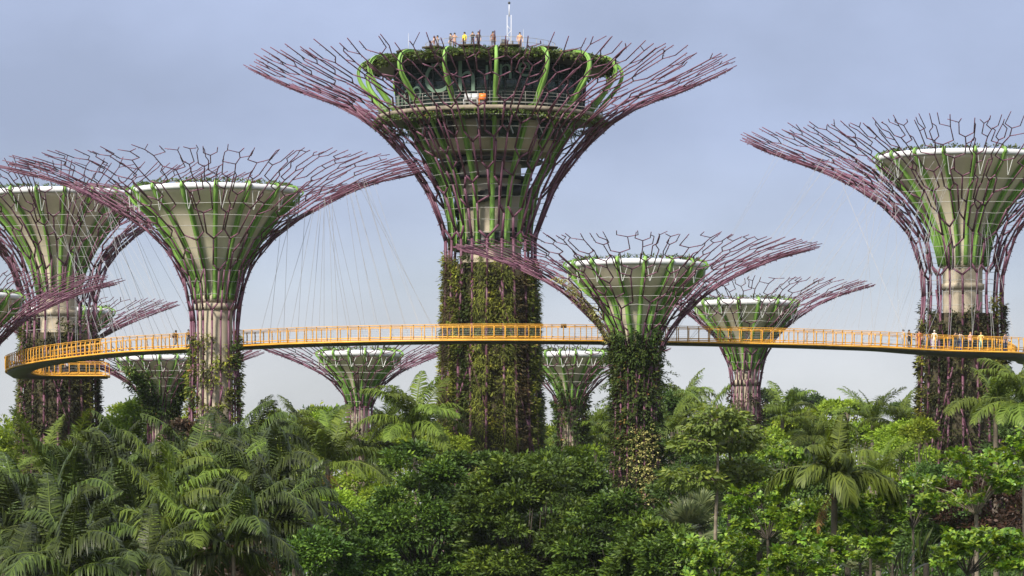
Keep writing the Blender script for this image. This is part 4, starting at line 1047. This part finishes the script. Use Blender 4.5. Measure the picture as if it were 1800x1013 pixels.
# ---- broad-leaved trees made of leaf rosettes (right foreground) -------------
def rosette(seed, ln, n=10):
    rng = np.random.default_rng(seed)
    a = np.arange(n) * 2.399 + rng.normal(size=n) * 0.2; el_ = rng.uniform(-0.15, 0.75, n)
    D = np.stack([np.cos(a) * np.cos(el_), np.sin(a) * np.cos(el_), np.sin(el_)], 1)
    N = np.stack([-np.cos(a) * np.sin(el_), -np.sin(a) * np.sin(el_), np.cos(el_)], 1) + rng.normal(size=(n, 3)) * 0.2
    L = ln * rng.uniform(0.7, 1.15, n)
    V, fl, v = leaf_geo(np.tile([0, 0, 0.0], (n, 1)) + D * 0.03, D, norm(N), L, L * 0.52, 0.25, 0.08, rng.uniform(0, 1, n), seg=2)
    return mesh_np('leaf_rosette', V, fl, G['term'], v)
ROS = [rosette(i, 0.31, 11) for i in range(6)]
def rosette_tree(label, px, py, Y, w, h, nros, seed, tpx=None, tiers=4, s=1.0, stem_r=0.08, fork=None, group='broad-leaved trees of leaf rosettes', bark='bark'):
    rng = np.random.default_rng(seed)
    sc = Y / F; zc = Z(py, Y); W, H = w * sc, h * sc
    root = empty('broad_leaved_tree', (X(tpx if tpx else px, Y), Y, 0)); tag(root, label, 'tree', group)
    ox = X(px, Y) - X(tpx if tpx else px, Y)
    fk = np.array([0, 0, Z(fork, Y) if fork else max(1.0, zc - H * 0.9)])
    parts = [poly_tube([(0, 0, -0.3), (0.03, 0.02, fk[2] * 0.5), fk], [stem_r * 1.4, stem_r * 1.1, stem_r], 7)]
    ends = []
    for i in range(tiers * 5):
        a = rng.uniform(0, 6.283); zt = zc + H * (-0.8 + 1.7 * ((i % tiers) + 0.5 + rng.normal() * 0.15) / tiers)
        zrel = (zt - zc) / H; rr = W * math.sqrt(max(0.12, 1 - zrel ** 2 * 0.8)) * rng.uniform(0.65, 0.95)
        e = np.array([ox + rr * math.cos(a), rr * math.sin(a) * 0.85, zt]); mid = (fk + e) * 0.5 + np.array([0, 0, 0.12 * W])
        parts.append(poly_tube([fk, mid, e], [stem_r * 0.42, stem_r * 0.25, 0.012], 5))
        ends.append((mid, e))
    V, fl = merge(parts); link('trunk', mesh_np('trunk', V, fl, M[bark], smooth=True), root)
    nros = min(290, int(nros * 1.5))
    for i in range(nros):
        m_, e_ = ends[i % len(ends)]
        t = rng.uniform(0.35, 1.05)
        p = m_ * (1 - t) + e_ * t + rng.normal(size=3) * np.array([0.30, 0.30, 0.12]) * W * 0.42
        link('leaf_rosette', ROS[int(rng.integers(0, 6))], root, loc=tuple(p), rot=(rng.normal() * 0.4 + 0.18, rng.normal() * 0.4, rng.uniform(0, 6.28)), s=s * rng.uniform(0.8, 1.2))
    return root
for i, a in enumerate([
    ('broad-leaved tree with pale forked trunk before the right planted trunk', 1700, 843, 205, 108, 58, 230, 1716, 4, 1.0, 0.1, 905),
    ('broad-leaved tree filling the bottom right corner', 1715, 968, 186, 105, 48, 230, 1700, 3, 1.0, 0.09, None),
    ('broad-leaved tree at the right edge above the corner tree', 1795, 800, 210, 50, 60, 110, 1800, 3, 1.0, 0.09, None),
    ('tiered broad-leaved tree right of the curled-frond palm', 1528, 900, 205, 75, 55, 150, 1530, 3, 1.0, 0.07, 960),
    ('low tiered broad-leaved plant under the curled-frond palm', 1510, 965, 200, 65, 28, 90, 1512, 2, 1.0, 0.06, None),
    ('bright broad-leaved tree right of the twin pale trunks', 1345, 895, 222, 78, 52, 190, 1350, 4, 1.0, 0.08, 950),
    ('darker broad-leaved tree between the twin trunks and the curled-frond palm', 1420, 925, 216, 62, 45, 130, 1385, 3, 1.0, 0.08, 975),
    ('broad-leaved bush at the bottom centre right', 1405, 990, 198, 68, 35, 120, 1405, 3, 1.0, 0.07, None),
    ('bright green broad-leaved bush at the foot of the twin pale trunks', 1262, 985, 205, 85, 52, 200, 1260, 4, 0.95, 0.07, None),
    ('young yellow-tipped broad-leaved tree behind the bright one', 1370, 815, 250, 55, 50, 120, 1372, 4, 0.95, 0.06, 850),
    ('loose broad-leaved tree between the curled-frond palm and the right trunk', 1610, 880, 222, 45, 55, 90, 1605, 4, 1.0, 0.07, None)]):
    rosette_tree(*a[:7], seed=700 + i, tpx=a[7], tiers=a[8], s=a[9], stem_r=a[10], fork=a[11], bark='bark' if i == 0 else 'barkd')
# twin pale trunks carrying tiers of olive leaves
def tiered_tree(label, px, Y, top, tiers, seed, lean):
    rng = np.random.default_rng(seed)
    root = empty('tiered_tree', (X(px, Y), Y, 0)); tag(root, label, 'tree', 'pair of slim pale-trunked trees')
    h = Z(top, Y); t = np.linspace(0, 1, 14)
    P = np.stack([lean * t ** 1.5 + 0.05 * np.sin(t * 9 + seed), 0.04 * np.cos(t * 7), -0.3 + t * (h + 0.3)], 1)
    parts = [poly_tube(P, 0.125 * (1.1 - 0.75 * t), 8)]
    cs, us = [], []
    for (dx, py, w, hh, n) in tiers:
        c = np.array([X(px + dx, Y) - X(px, Y), 0, Z(py, Y)]); s = Y / F
        st = np.array([np.interp(c[2] - 0.4, P[:, 2], P[:, k]) for k in range(3)])
        for j in range(n):
            a = rng.uniform(0, 6.283); r = math.sqrt(rng.uniform(0.02, 1))
            e = c + np.array([r * w * s * math.cos(a), r * w * s * math.sin(a) * 0.8, hh * s * rng.uniform(-1, 1) * (1 - 0.5 * r) - 0.25 * r * hh * s])
            if j % 7 == 0: parts.append(poly_tube([st, (st + e) / 2 + np.array([0, 0, .12]), e], [0.04, 0.025, 0.012], 4))
            cs.append(e); us.append(norm(e - c + np.array([0, 0, 0.2])))
    V, fl = merge(parts); link('trunk', mesh_np('trunk', V, fl, M['bark'], smooth=True), root)
    V, fl, v = spray(rng, np.array(cs), np.array(us), 15, 0.30, 0.30, 0.5, 0.5, 0.5)
    link('crown', mesh_np('crown', V, fl, G['olive'], v), root)
G['olive'] = leafmat('olive leaves', [(0, (0.06, 0.09, 0.018)), (0.6, (0.12, 0.165, 0.028)), (1, (0.24, 0.27, 0.045))], 0.3, 0.4, 0.4, 0.15)
tiered_tree('left of two slim pale-trunked trees with tiers of olive leaves', 1258, 225, 712, [(5, 735, 48, 26, 120), (-35, 775, 40, 18, 60), (-40, 838, 48, 20, 90)], 1, 0.1)
tiered_tree('right of two slim pale-trunked trees with tiers of olive leaves', 1277, 228, 735, [(12, 765, 50, 28, 120), (25, 832, 55, 24, 110), (-5, 975, 26, 16, 25)], 2, 0.25)
# paddle-leaved plant
def paddle(seed, ln):
    rng = np.random.default_rng(seed); m = 9; t = np.linspace(0, 1, m)
    P = np.stack([0.35 * t ** 2.2 * ln, 0 * t, t * ln * (1 - 0.08 * t)], 1)
    w = ln * 0.13 * np.clip(np.sin(np.clip((t - 0.22) / 0.78, 0, 1) * math.pi) ** 0.55, 0.0, 1) + 0.02
    V = np.stack([P + np.stack([0 * t, -w, 0 * t], 1) + np.array([-0.04, 0, 0.0]), P, P + np.stack([0 * t, w, 0 * t], 1) + np.array([-0.04, 0, 0])], 1).reshape(-1, 3)
    i = np.arange(m - 1)[:, None]; k = np.arange(2)[None]
    Q = np.stack([i * 3 + k, i * 3 + k + 1, (i + 1) * 3 + k + 1, (i + 1) * 3 + k], -1).reshape(-1, 4)
    return mesh_np('paddle_leaf', V, Q, G['palm'], np.repeat(rng.uniform(0.4, 0.9, m), 3), smooth=True)
PAD = [paddle(1, 2.2), paddle(2, 1.9)]
def paddle_plant(label, px, py, Y, n, seed, s=1.0):
    root = empty('paddle_plant', (X(px, Y), Y, 0)); tag(root, label, 'plant', 'paddle-leaved plants'); h = Z(py, Y)
    me, top = palm_trunk(h, 0.16, seed, 'barkd'); link('trunk', me, root)
    for i in range(n):
        f = (i - (n - 1) / 2) / n * 2.0
        link('paddle_leaf', PAD[i % 2], root, loc=(0.06 * f, 0.05 * (i % 3), h - 0.2), rot=(0.12 * math.sin(i * 3), f * 0.75, 0.25 * math.sin(i * 2.1)), s=s)
paddle_plant('paddle-leaved traveller plant beside the corner broad-leaved tree', 1628, 990, 212, 11, 1, 0.95)
paddle_plant('smaller paddle-leaved plant left of the larger one', 1592, 1010, 206, 8, 2, 0.8)

# ---- shrubs and dark red bush -------------------------------------------------
tree('red_leaf_shrub', 'dark red-brown leaved bush below the right broad-leaved tree', 1712, 905, 228, 95, 62, 601, 'red', 16, 420, 26, 0.26, 0.4, 'shrub', trunk_r=0.1, zmin=-0.7)
tree('red_leaf_shrub', 'dark red-brown leaved bush at the right edge', 1800, 890, 222, 60, 65, 602, 'red', 12, 260, 26, 0.26, 0.4, 'shrub', trunk_r=0.1, zmin=-0.7)
tree('red_leaf_shrub', 'rusty shrub under the palm clump at the bottom left', 420, 1000, 226, 60, 45, 603, 'red', 12, 200, 26, 0.24, 0.4, 'shrub', trunk_r=0.1, zmin=-0.7)
tree('red_leaf_shrub', 'small pinkish red shrub beside the slender left supertree trunk', 330, 752, 335, 14, 24, 604, 'red', 6, 60, 20, 0.3, 0.4, 'shrub', trunk_r=0.08, zmin=-0.7)
SHR = [('leafy green shrub at the bottom between the palm clump and the dome tree', 560, 985, 226, 62, 42, 'dome'), ('shrub with upright leaves right of the palm clump', 525, 940, 240, 50, 40, 'dome'),
       ('yellow green shrub under the bright arching palm', 600, 905, 275, 60, 45, 'far'), ('mid green shrub behind the palm clump', 545, 865, 300, 55, 50, 'far'),
       ('green shrub left of the big dome tree', 635, 880, 300, 45, 45, 'far'), ('sunlit bush between the far palm and the bright palm', 500, 800, 345, 60, 40, 'far'),
       ('sunlit bush left of the lone feather palm', 680, 800, 350, 55, 45, 'far'), ('bush behind the lone feather palm', 765, 800, 330, 60, 45, 'far'),
       ('bright bush between the tallest trunk and the creeper trunk', 1022, 835, 350, 45, 48, 'far'), ('darker bush left of the creeper trunk foot', 1035, 900, 300, 40, 40, 'dome'),
       ('bush behind the fan palms', 1215, 870, 290, 65, 42, 'fard'), ('bush right of the creeper trunk foot', 1200, 925, 262, 36, 36, 'dome'),
       ('bush behind the bright broad-leaved tree', 1330, 865, 275, 70, 55, 'fard'), ('low bush under the bright broad-leaved tree', 1320, 955, 245, 55, 50, 'dome'),
       ('sunlit bush right of the two-stemmed trees', 1330, 790, 330, 55, 42, 'far'), ('bush behind the curled-frond palm', 1430, 850, 270, 70, 55, 'fard'),
       ('bush below the curled-frond palm leaves', 1450, 930, 240, 60, 55, 'dome'), ('sunlit bush left of the right planted trunk', 1590, 800, 320, 50, 48, 'far'),
       ('dark bush at the foot of the right planted trunk', 1640, 870, 280, 60, 50, 'fard'), ('bush behind the paddle-leaved plant', 1570, 945, 240, 65, 60, 'dome'),
       ('dark bush behind the corner tree', 1660, 965, 230, 75, 55, 'fard'), ('bush at the right edge behind the feathery palms', 1790, 780, 300, 55, 55, 'fard'),
       ('bush between the bottom bushes right of centre', 1340, 1010, 228, 60, 40, 'dome'), ('bush at the foot of the dome tree by the fan palms', 1185, 985, 226, 50, 45, 'dome'),
       ('bush filling the gap under the palm clump', 480, 985, 236, 70, 50, 'fard'), ('dark bush behind the palm clump at the left edge', 60, 900, 275, 90, 75, 'fard'),
       ('dark bush behind the middle of the palm clump', 220, 895, 278, 100, 80, 'fard'), ('dark bush behind the right of the palm clump', 390, 890, 278, 100, 80, 'fard'),
       ('dark bush low in the palm clump at the left', 130, 985, 250, 120, 60, 'fard'), ('dark bush low in the palm clump at the right', 330, 985, 250, 110, 60, 'fard')]
for i, (lb, px, py, Y, w, h, mt) in enumerate(SHR):
    tree('shrub', lb, px, py, Y, w, h, 800 + i, mt, 12, int(90 + w * h * 0.055), 26, 0.27, 0.42, 'shrub', 'shrubs under the grove', 0.09, zmin=-0.6)

# ---- far belt of trees ---------------------------------------------------------
FB = [('light green tree at the left edge beside the left planted trunk', 18, 790, 430, 45, 52, 'far'), ('light tree left of the small creeper grown supertree', 238, 752, 440, 38, 42, 'far'),
      ('light tree behind the small creeper grown supertree', 300, 770, 445, 40, 36, 'far'), ('low trees between the left trunks', 200, 775, 440, 45, 32, 'far'),
      ('tree behind the foot of the slender left supertree', 360, 790, 430, 45, 40, 'fard'), ('rounded light tree right of the slender left supertree', 470, 775, 440, 40, 35, 'far'),
      ('darker tree top between two small supertrees', 548, 748, 470, 30, 26, 'fard'), ('light tree behind the darker palm', 580, 765, 450, 40, 36, 'far'),
      ('tree behind the small bare-necked supertree', 630, 790, 445, 45, 35, 'far'), ('light tree right of the small bare-necked supertree', 685, 775, 450, 40, 38, 'far'),
      ('tree behind the lone feather palm', 745, 785, 440, 45, 40, 'fard'), ('tree glimpsed right of the tallest trunk', 965, 790, 440, 40, 40, 'far'),
      ('light tree between the narrow creeper stem and the creeper trunk', 1050, 775, 450, 42, 40, 'far'), ('tree low beside the narrow creeper stem', 1030, 810, 430, 40, 36, 'fard'),
      ('deep green tree close right of the creeper trunk', 1183, 735, 440, 34, 38, 'fard'), ('light tree behind the two-stemmed trees', 1240, 765, 450, 48, 38, 'far'),
      ('sunlit tree left of the narrow supertree behind the walkway', 1290, 770, 450, 42, 36, 'far'), ('tree right of the narrow supertree behind the walkway', 1365, 755, 460, 36, 42, 'fard'),
      ('light tree in the far belt under the bluish tree tops', 1410, 765, 450, 45, 36, 'far'), ('dark round tree in the far belt right of centre', 1440, 785, 430, 40, 36, 'fard'),
      ('yellow green tree in the far belt left of the right trunk', 1520, 775, 440, 48, 34, 'far'), ('light tree close left of the right planted trunk', 1590, 775, 440, 42, 36, 'far'),
      ('tree right of the right planted trunk', 1790, 765, 430, 45, 55, 'fard')]
for i, (lb, px, py, Y, w, h, mt) in enumerate(FB):
    tree('far_tree', lb, px, py, Y, w, h, 900 + i, mt, 12, 200, 22, 0.42, 0.62, 'tree', 'trees of the far belt', 0.25, 'bark', zmin=-0.5)
tree('layered_tree', 'dark layered spreading tree behind the olive leaved trees', 1205, 820, 330, 70, 48, 950, 'fard', 18, 420, 26, 0.26, 0.55, 'tree', None, 0.25, flat=0.16, zbias=0.5)
tree('umbrella_tree', 'flat topped umbrella tree on the skyline left of the right trunk', 1490, 722, 470, 55, 16, 951, 'far', 14, 240, 24, 0.4, 0.7, 'tree', None, 0.3, 'bark', flat=0.25, zbias=0.6)
tree('umbrella_tree', 'tiny umbrella shaped tree alone on the skyline right of the slender supertree', 486, 732, 450, 11, 7, 952, 'far', 6, 50, 18, 0.32, 0.4, 'tree', None, 0.12, 'bark', flat=0.3, zbias=0.6)
tree('layered_tree', 'spreading light tree with flat tiers left of the small creeper supertree', 232, 735, 470, 30, 22, 953, 'far', 10, 130, 22, 0.4, 0.6, 'tree', None, 0.25, 'bark', flat=0.25)
for i, (lb, px, py, w, h) in enumerate([('bluish far tree top just right of the narrow supertree stem', 1349, 702, 12, 14), ('bluish far tree top at the middle of the right skyline', 1402, 706, 16, 16), ('small bluish far tree top right of the middle skyline one', 1432, 712, 10, 12), ('dark far tree top left of the right planted trunk', 1583, 724, 19, 13)]):
    tree('skyline_tree', lb, px, py, 900, w, h, 960 + i, 'fard', 10, 110, 20, 0.6, 0.9, 'tree', 'tree tops far off on the skyline', 0.4)
# slim young tree with bare trunk by the right planted trunk
tree('young_tree', 'slim young tree with bare pale trunk close left of the right planted trunk', 1616, 765, 300, 24, 22, 970, 'far', 8, 70, 20, 0.3, 0.4, 'tree', None, 0.09, 'bark', flat=0.3)
# masses of undergrowth and the far wood that close the view between the trunks
def mass(name, label, seed, n, xr, yr, top, per, rad, ln, mat, amp=1.0, cat='undergrowth'):
    rng = np.random.default_rng(seed)
    xw = rng.uniform(-xr, xr, n); yw = rng.uniform(yr[0], yr[1], n)
    hh = top + amp * (np.sin(xw * 0.31 + seed) + 0.7 * np.sin(xw * 0.83 + yw * 0.2))
    C = np.stack([xw, yw, hh * rng.uniform(0.0, 1, n) ** 0.6], 1)
    V, fl, v = spray(rng, C, np.tile([0, -0.5, 0.8], (n, 1)), per, rad, ln, 0.45)
    tag(link(name, mesh_np(name, V, fl, G[mat], v)), label, cat, None, 'stuff')
mass('undergrowth', 'low dark undergrowth between the nearest trunks along the bottom', 12, 1900, 40, (268, 278), 5.2, 22, 0.55, 0.33, 'fard', 0.5)
mass('undergrowth', 'green undergrowth behind the dome trees at middle distance', 13, 3400, 46, (290, 312), 7.6, 18, 0.75, 0.38, 'fard', 0.5)
mass('undergrowth', 'taller thicket round the feet of the back supertrees', 14, 3400, 62, (404, 432), 14.6, 18, 1.0, 0.5, 'far', 1.2)
mass('far_wood', 'distant wood closing the view behind the supertrees', 15, 4600, 95, (500, 570), 21.6, 15, 1.3, 0.7, 'far', 1.6, 'wood')
# lamp post seen beyond the small bare-necked supertree
lp = empty('lamp_post', (X(735, 400), 400, 0)); tag(lp, 'thin grey lamp post with curved top above the lone feather palm', 'lamp post')
hl = Z(657, 400)
V, fl = poly_tube([(0, 0, -0.2), (0, 0, hl * 0.6), (0, 0, hl - 0.8), (0.05, 0, hl - 0.2), (0.2, 0, hl), (0.4, 0, hl)], [0.07, 0.06, 0.05, 0.045, 0.04, 0.04], 6); link('pole', mesh_np('pole', V, fl, M['grey']), lp)
V, fl = box(0.35, 0.7, -0.09, 0.09, hl - 0.05, hl + 0.05); link('lamp_head', mesh_np('lamp_head', V, fl, M['grey']), lp)

# ================================================================== PEOPLE
def person_mesh(pose):
    """one continuous skinned figure, about 1.72 m tall, facing -Y; returns mesh with 4 material slots: skin, top, bottoms, shoes"""
    J = {'pel': (0, 0, .95), 'wai': (0, 0, 1.10), 'che': (0, -.01, 1.32), 'nec': (0, 0, 1.47), 'hea': (0, -.015, 1.58), 'cro': (0, -.01, 1.69),
         'sl': (-.18, 0, 1.41), 'sr': (.18, 0, 1.41)}
    legs = {'stand': ((.0, .0), (.0, .0)), 'walk': ((-.22, -.30), (.16, .34)), 'lean': ((.05, .0), (-.05, .06))}[pose if pose in ('walk', 'lean') else 'stand']
    for sgn, nm, (ky, ay) in ((-1, 'l', legs[0]), (1, 'r', legs[1])):
        J['h' + nm] = (.09 * sgn, 0, .90); J['k' + nm] = (.11 * sgn, ky * .6 - .02, .50); J['a' + nm] = (.12 * sgn, ay, .09); J['t' + nm] = (.13 * sgn, ay - .16, .04)
    arms = {'stand': (((-.25, .02, 1.14), (-.24, -.06, .90), (-.235, -.09, .80)), ((.25, .02, 1.14), (.24, -.06, .90), (.235, -.09, .80))),
            'walk': (((-.25, .08, 1.15), (-.24, -.02, .92), (-.235, -.06, .83)), ((.25, -.06, 1.15), (.20, -.24, 1.02), (.18, -.31, .99))),
            'lean': (((-.27, -.14, 1.22), (-.22, -.34, 1.14), (-.20, -.42, 1.13)), ((.27, -.14, 1.22), (.22, -.34, 1.14), (.20, -.42, 1.13))),
            'photo': (((-.27, -.12, 1.26), (-.12, -.26, 1.46), (-.05, -.30, 1.52)), ((.27, -.12, 1.26), (.12, -.26, 1.46), (.05, -.30, 1.52)))}[pose]
    for nm, (e, w, h) in zip('lr', arms): J['e' + nm], J['w' + nm], J['f' + nm] = e, w, h
    E = [('pel', 'wai', 1), ('wai', 'che', 1), ('che', 'nec', 1), ('nec', 'hea', 0), ('hea', 'cro', 0)]
    for n_ in 'lr': E += [('che', 's' + n_, 1), ('s' + n_, 'e' + n_, 1), ('e' + n_, 'w' + n_, 0), ('w' + n_, 'f' + n_, 0), ('pel', 'h' + n_, 2), ('h' + n_, 'k' + n_, 2), ('k' + n_, 'a' + n_, 2), ('a' + n_, 't' + n_, 3)]
    RAD = {'pel': (.15, .11), 'wai': (.13, .10), 'che': (.155, .115), 'nec': (.055, .055), 'hea': (.085, .10), 'cro': (.06, .075), 's': (.065, .065), 'e': (.042, .042), 'w': (.030, .030), 'f': (.035, .022), 'h': (.085, .09), 'k': (.058, .06), 'a': (.042, .045), 't': (.042, .03)}
    names = list(J); me = bpy.data.meshes.new('figure')
    me.from_pydata([J[n_] for n_ in names], [(names.index(a), names.index(b)) for a, b, _ in E], [])
    ob = bpy.data.objects.new('figure', me); COL.objects.link(ob)
    md = ob.modifiers.new('skin', 'SKIN'); sub = ob.modifiers.new('sub', 'SUBSURF'); sub.levels = 1
    for i, n_ in enumerate(names):
        sv = me.skin_vertices[0].data[i]; sv.radius = RAD.get(n_, RAD.get(n_[0])); sv.use_root = n_ == 'pel'
    dg = bpy.context.evaluated_depsgraph_get(); out = bpy.data.meshes.new_from_object(ob.evaluated_get(dg)); bpy.data.objects.remove(ob)
    out.name = 'body'; out.materials.clear()
    for k in range(4): out.materials.append(None)
    A = np.array([J[a] for a, b, _ in E]); B = np.array([J[b] for a, b, _ in E]); lab = np.array([l for _, _, l in E])
    for p in out.polygons:
        c = np.array(p.center); t = np.clip(((c - A) * (B - A)).sum(1) / ((B - A) ** 2).sum(1), 0, 1)
        p.material_index = int(lab[np.argmin(np.linalg.norm(A + (B - A) * t[:, None] - c, axis=1))]); p.use_smooth = True
    return out
POSE = {p: person_mesh(p) for p in ('stand', 'walk', 'lean', 'photo')}
hv, hf = lathe([(0.0, -0.02), (0.075, -0.02), (0.098, 0.05), (0.085, 0.11), (0.045, 0.145), (0.0, 0.15)], 12)
HAIR = mesh_np('hair', hv * np.array([0.95, 1.12, 1]), hf, smooth=True); HAIR.materials.append(None)
lv, lf = merge([(hv * np.array([0.97, 1.14, 1]), hf), lathe([(0.05, -0.26), (0.075, -0.22), (0.085, -0.05), (0.07, 0.02)], 10)])
lv[len(hv):, 1] = lv[len(hv):, 1] * 0.6 + 0.06
HAIRL = mesh_np('hair', lv, lf, smooth=True); HAIRL.materials.append(None)
_mc = {}
def cm(c, r=0.7):
    k = tuple(c)
    if k not in _mc: _mc[k] = surf('cloth', c, r, 0.12, 6.0)
    return _mc[k]
SKIN = [(0.50, 0.30, 0.20), (0.36, 0.20, 0.12), (0.58, 0.38, 0.27)]
def person(label, loc, rz, pose, top, bot, skin=0, hair=(0.02, 0.016, 0.012), long=False, s=1.0, group='visitors'):
    r = empty('person', loc, rz, s * 0.9); tag(r, label, 'person', group)
    b = link('body', POSE[pose], r)
    for sl_, c in zip(b.material_slots, (SKIN[skin], top, bot, (0.03, 0.03, 0.03))): sl_.link = 'OBJECT'; sl_.material = cm(c)
    h = link('hair', HAIRL if long else HAIR, r, loc=(0, 0.012, 1.575))
    h.material_slots[0].link = 'OBJECT'; h.material_slots[0].material = cm(hair)
    return r
def on_bridge(px, off=1.0, t_=None):
    x, y, a = path(t_at(px) if t_ is None else t_, off)
    return (float(x), float(y), ZB + 0.15), float(a)
def bp(label, px, off, face, pose, top, bot, **k):
    loc, a = on_bridge(px, off)
    person(label, loc, face, pose, top, bot, group='visitors on the walkway', **k)
D = R_
bp('person with backpack walking on the walkway left of the slender trunk', 295, 0.9, D(75), 'walk', (0.10, 0.045, 0.04), (0.09, 0.085, 0.085), skin=1)
bp('person in black standing on the walkway next to the slender trunk', 320, 0.7, D(20), 'stand', (0.02, 0.02, 0.025), (0.035, 0.035, 0.045))
loc, a = on_bridge(295, 0.9)
bk = empty('backpack', loc, D(75), 0.9); tag(bk, 'black backpack worn by the walking person left of the slender trunk', 'backpack')
V, fl = box(-.15, .15, .11, .28, 1.05, 1.47); link('bag', mesh_np('bag', V, fl, M['dark']), bk)
V, fl = box(-.10, .10, .28, .33, 1.08, 1.28); link('pocket', mesh_np('pocket', V, fl, M['dark']), bk)
bp('person in white and navy stripes on the walkway, leftmost of the right crowd', 1603, 0.9, D(-60), 'stand', (0.45, 0.46, 0.48), (0.30, 0.31, 0.34))
bp('person in black leaning on the rail beside the striped shirt', 1612, 0.8, D(40), 'lean', (0.02, 0.02, 0.022), (0.03, 0.03, 0.035), long=True)
bp('person in red dress on the walkway at the left of the right trunk', 1627, 0.7, D(-20), 'stand', (0.30, 0.05, 0.06), (0.30, 0.05, 0.06), long=True)
bp('person in blue grey dress beside the one in cream', 1646, 1.2, D(160), 'stand', (0.16, 0.18, 0.26), (0.16, 0.18, 0.26), long=True)
bp('person in cream shirt and pale trousers left of the dotted board', 1653, 0.8, D(170), 'stand', (0.62, 0.58, 0.50), (0.60, 0.58, 0.54), skin=2, hair=(0.5, 0.48, 0.45), s=1.04)
bp('person in black top and shorts right of the dotted board', 1687, 0.6, D(10), 'photo', (0.03, 0.03, 0.035), (0.07, 0.07, 0.08))
bp('person in grey shirt and blue shorts seen from behind on the walkway', 1696, 0.8, D(175), 'stand', (0.22, 0.23, 0.25), (0.10, 0.14, 0.30), skin=2)
bp('second person in grey and blue beside the first', 1702, 1.1, D(185), 'stand', (0.26, 0.28, 0.33), (0.11, 0.16, 0.32))
bp('person in pink top with long fair hair on the walkway', 1712, 0.7, D(30), 'stand', (0.60, 0.34, 0.32), (0.05, 0.045, 0.05), hair=(0.32, 0.18, 0.07), long=True, skin=2)
bp('person in yellow and mint clothes on the walkway', 1731, 0.7, D(-10), 'lean', (0.55, 0.50, 0.20), (0.30, 0.50, 0.44), hair=(0.35, 0.2, 0.08), long=True)
bp('left person of the couple at the far right end of the walkway', 1777, 0.8, D(60), 'stand', (0.12, 0.13, 0.22), (0.05, 0.06, 0.10))
bp('right person of the couple at the far right end of the walkway', 1782, 0.9, D(-60), 'stand', (0.10, 0.12, 0.20), (0.06, 0.07, 0.11), s=1.03)
for i, (tq, off, top_, bot_, lb) in enumerate([(LEN - 15.5, 1.0, (0.5, 0.4, 0.36), (0.1, 0.1, 0.14), 'person in pale top at the outer bend of the left walkway loop'), (LEN - 17.2, 1.2, (0.32, 0.10, 0.09), (0.5, 0.5, 0.5), 'person in red top at the left walkway loop'),
                                               (LEN - 3.9, 1.3, (0.35, 0.36, 0.4), (0.02, 0.02, 0.03), 'person in dark trousers on the lower return of the left loop'), (LEN - 31, 1.2, (0.14, 0.03, 0.03), (0.06, 0.05, 0.06), 'person in dark red on the walkway before the left planted trunk')]):
    loc, a = on_bridge(0, off, tq)
    person(lb, loc, a + math.pi / 2 + i, 'stand', top_, bot_, skin=i % 3, group='visitors on the walkway', long=i == 1)
RC = X(862, Y0)
for i, (px, top_, bot_, pose, lb) in enumerate([(765, (0.50, 0.30, 0.28), (0.2, 0.2, 0.25), 'lean', 'leftmost person at the rooftop rail, in pink'), (771, (0.24, 0.24, 0.30), (0.1, 0.1, 0.12), 'photo', 'person with raised arms second from left on the roof'),
    (794, (0.10, 0.09, 0.10), (0.1, 0.1, 0.1), 'stand', 'person in black left of the orange top on the roof'), (801, (0.42, 0.26, 0.20), (0.15, 0.12, 0.12), 'photo', 'person in orange-brown top on the roof'),
    (818, (0.72, 0.58, 0.03), (0.08, 0.08, 0.08), 'stand', 'person in bright yellow top at the rooftop rail'), (832, (0.03, 0.03, 0.035), (0.05, 0.05, 0.06), 'photo', 'person in black right of the yellow top on the roof'),
    (842, (0.06, 0.06, 0.065), (0.05, 0.05, 0.06), 'stand', 'person in dark grey, second right of the yellow top'), (867, (0.20, 0.10, 0.08), (0.1, 0.08, 0.08), 'stand', 'person in brown alone left of the mast on the roof'),
    (913, (0.62, 0.34, 0.18), (0.3, 0.2, 0.15), 'stand', 'person in orange alone right of the mast on the roof')]):
    rr_ = 105 * s0; x = (px - 862) * s0 * 1.012; y = -math.sqrt(rr_ ** 2 - x * x)
    person(lb, (RC + x, Y0 + y, zroof), math.atan2(y, x) + math.pi / 2 + (0.4 if i % 2 else -0.3), pose, top_, bot_, skin=i % 3, long=i in (0, 7, 8), group='people on the rooftop deck')

# ================================================================== HAZE
hz, nt, out = nmat('haze')
vol = nt.nodes.new('ShaderNodeVolumePrincipled')
vol.inputs['Color'].default_value = (0.86, 0.90, 0.97, 1)
vol.inputs['Density'].default_value = HAZE
vol.inputs['Anisotropy'].default_value = 0.2
nt.links.new(vol.outputs[0], out.inputs['Volume'])
V, fl = box(-820, 820, -170, 1520, -1.0, 66)
tag(link('haze', mesh_np('haze', V, fl, hz)), 'thin humid haze filling the air over the gardens', 'haze', None, 'stuff')
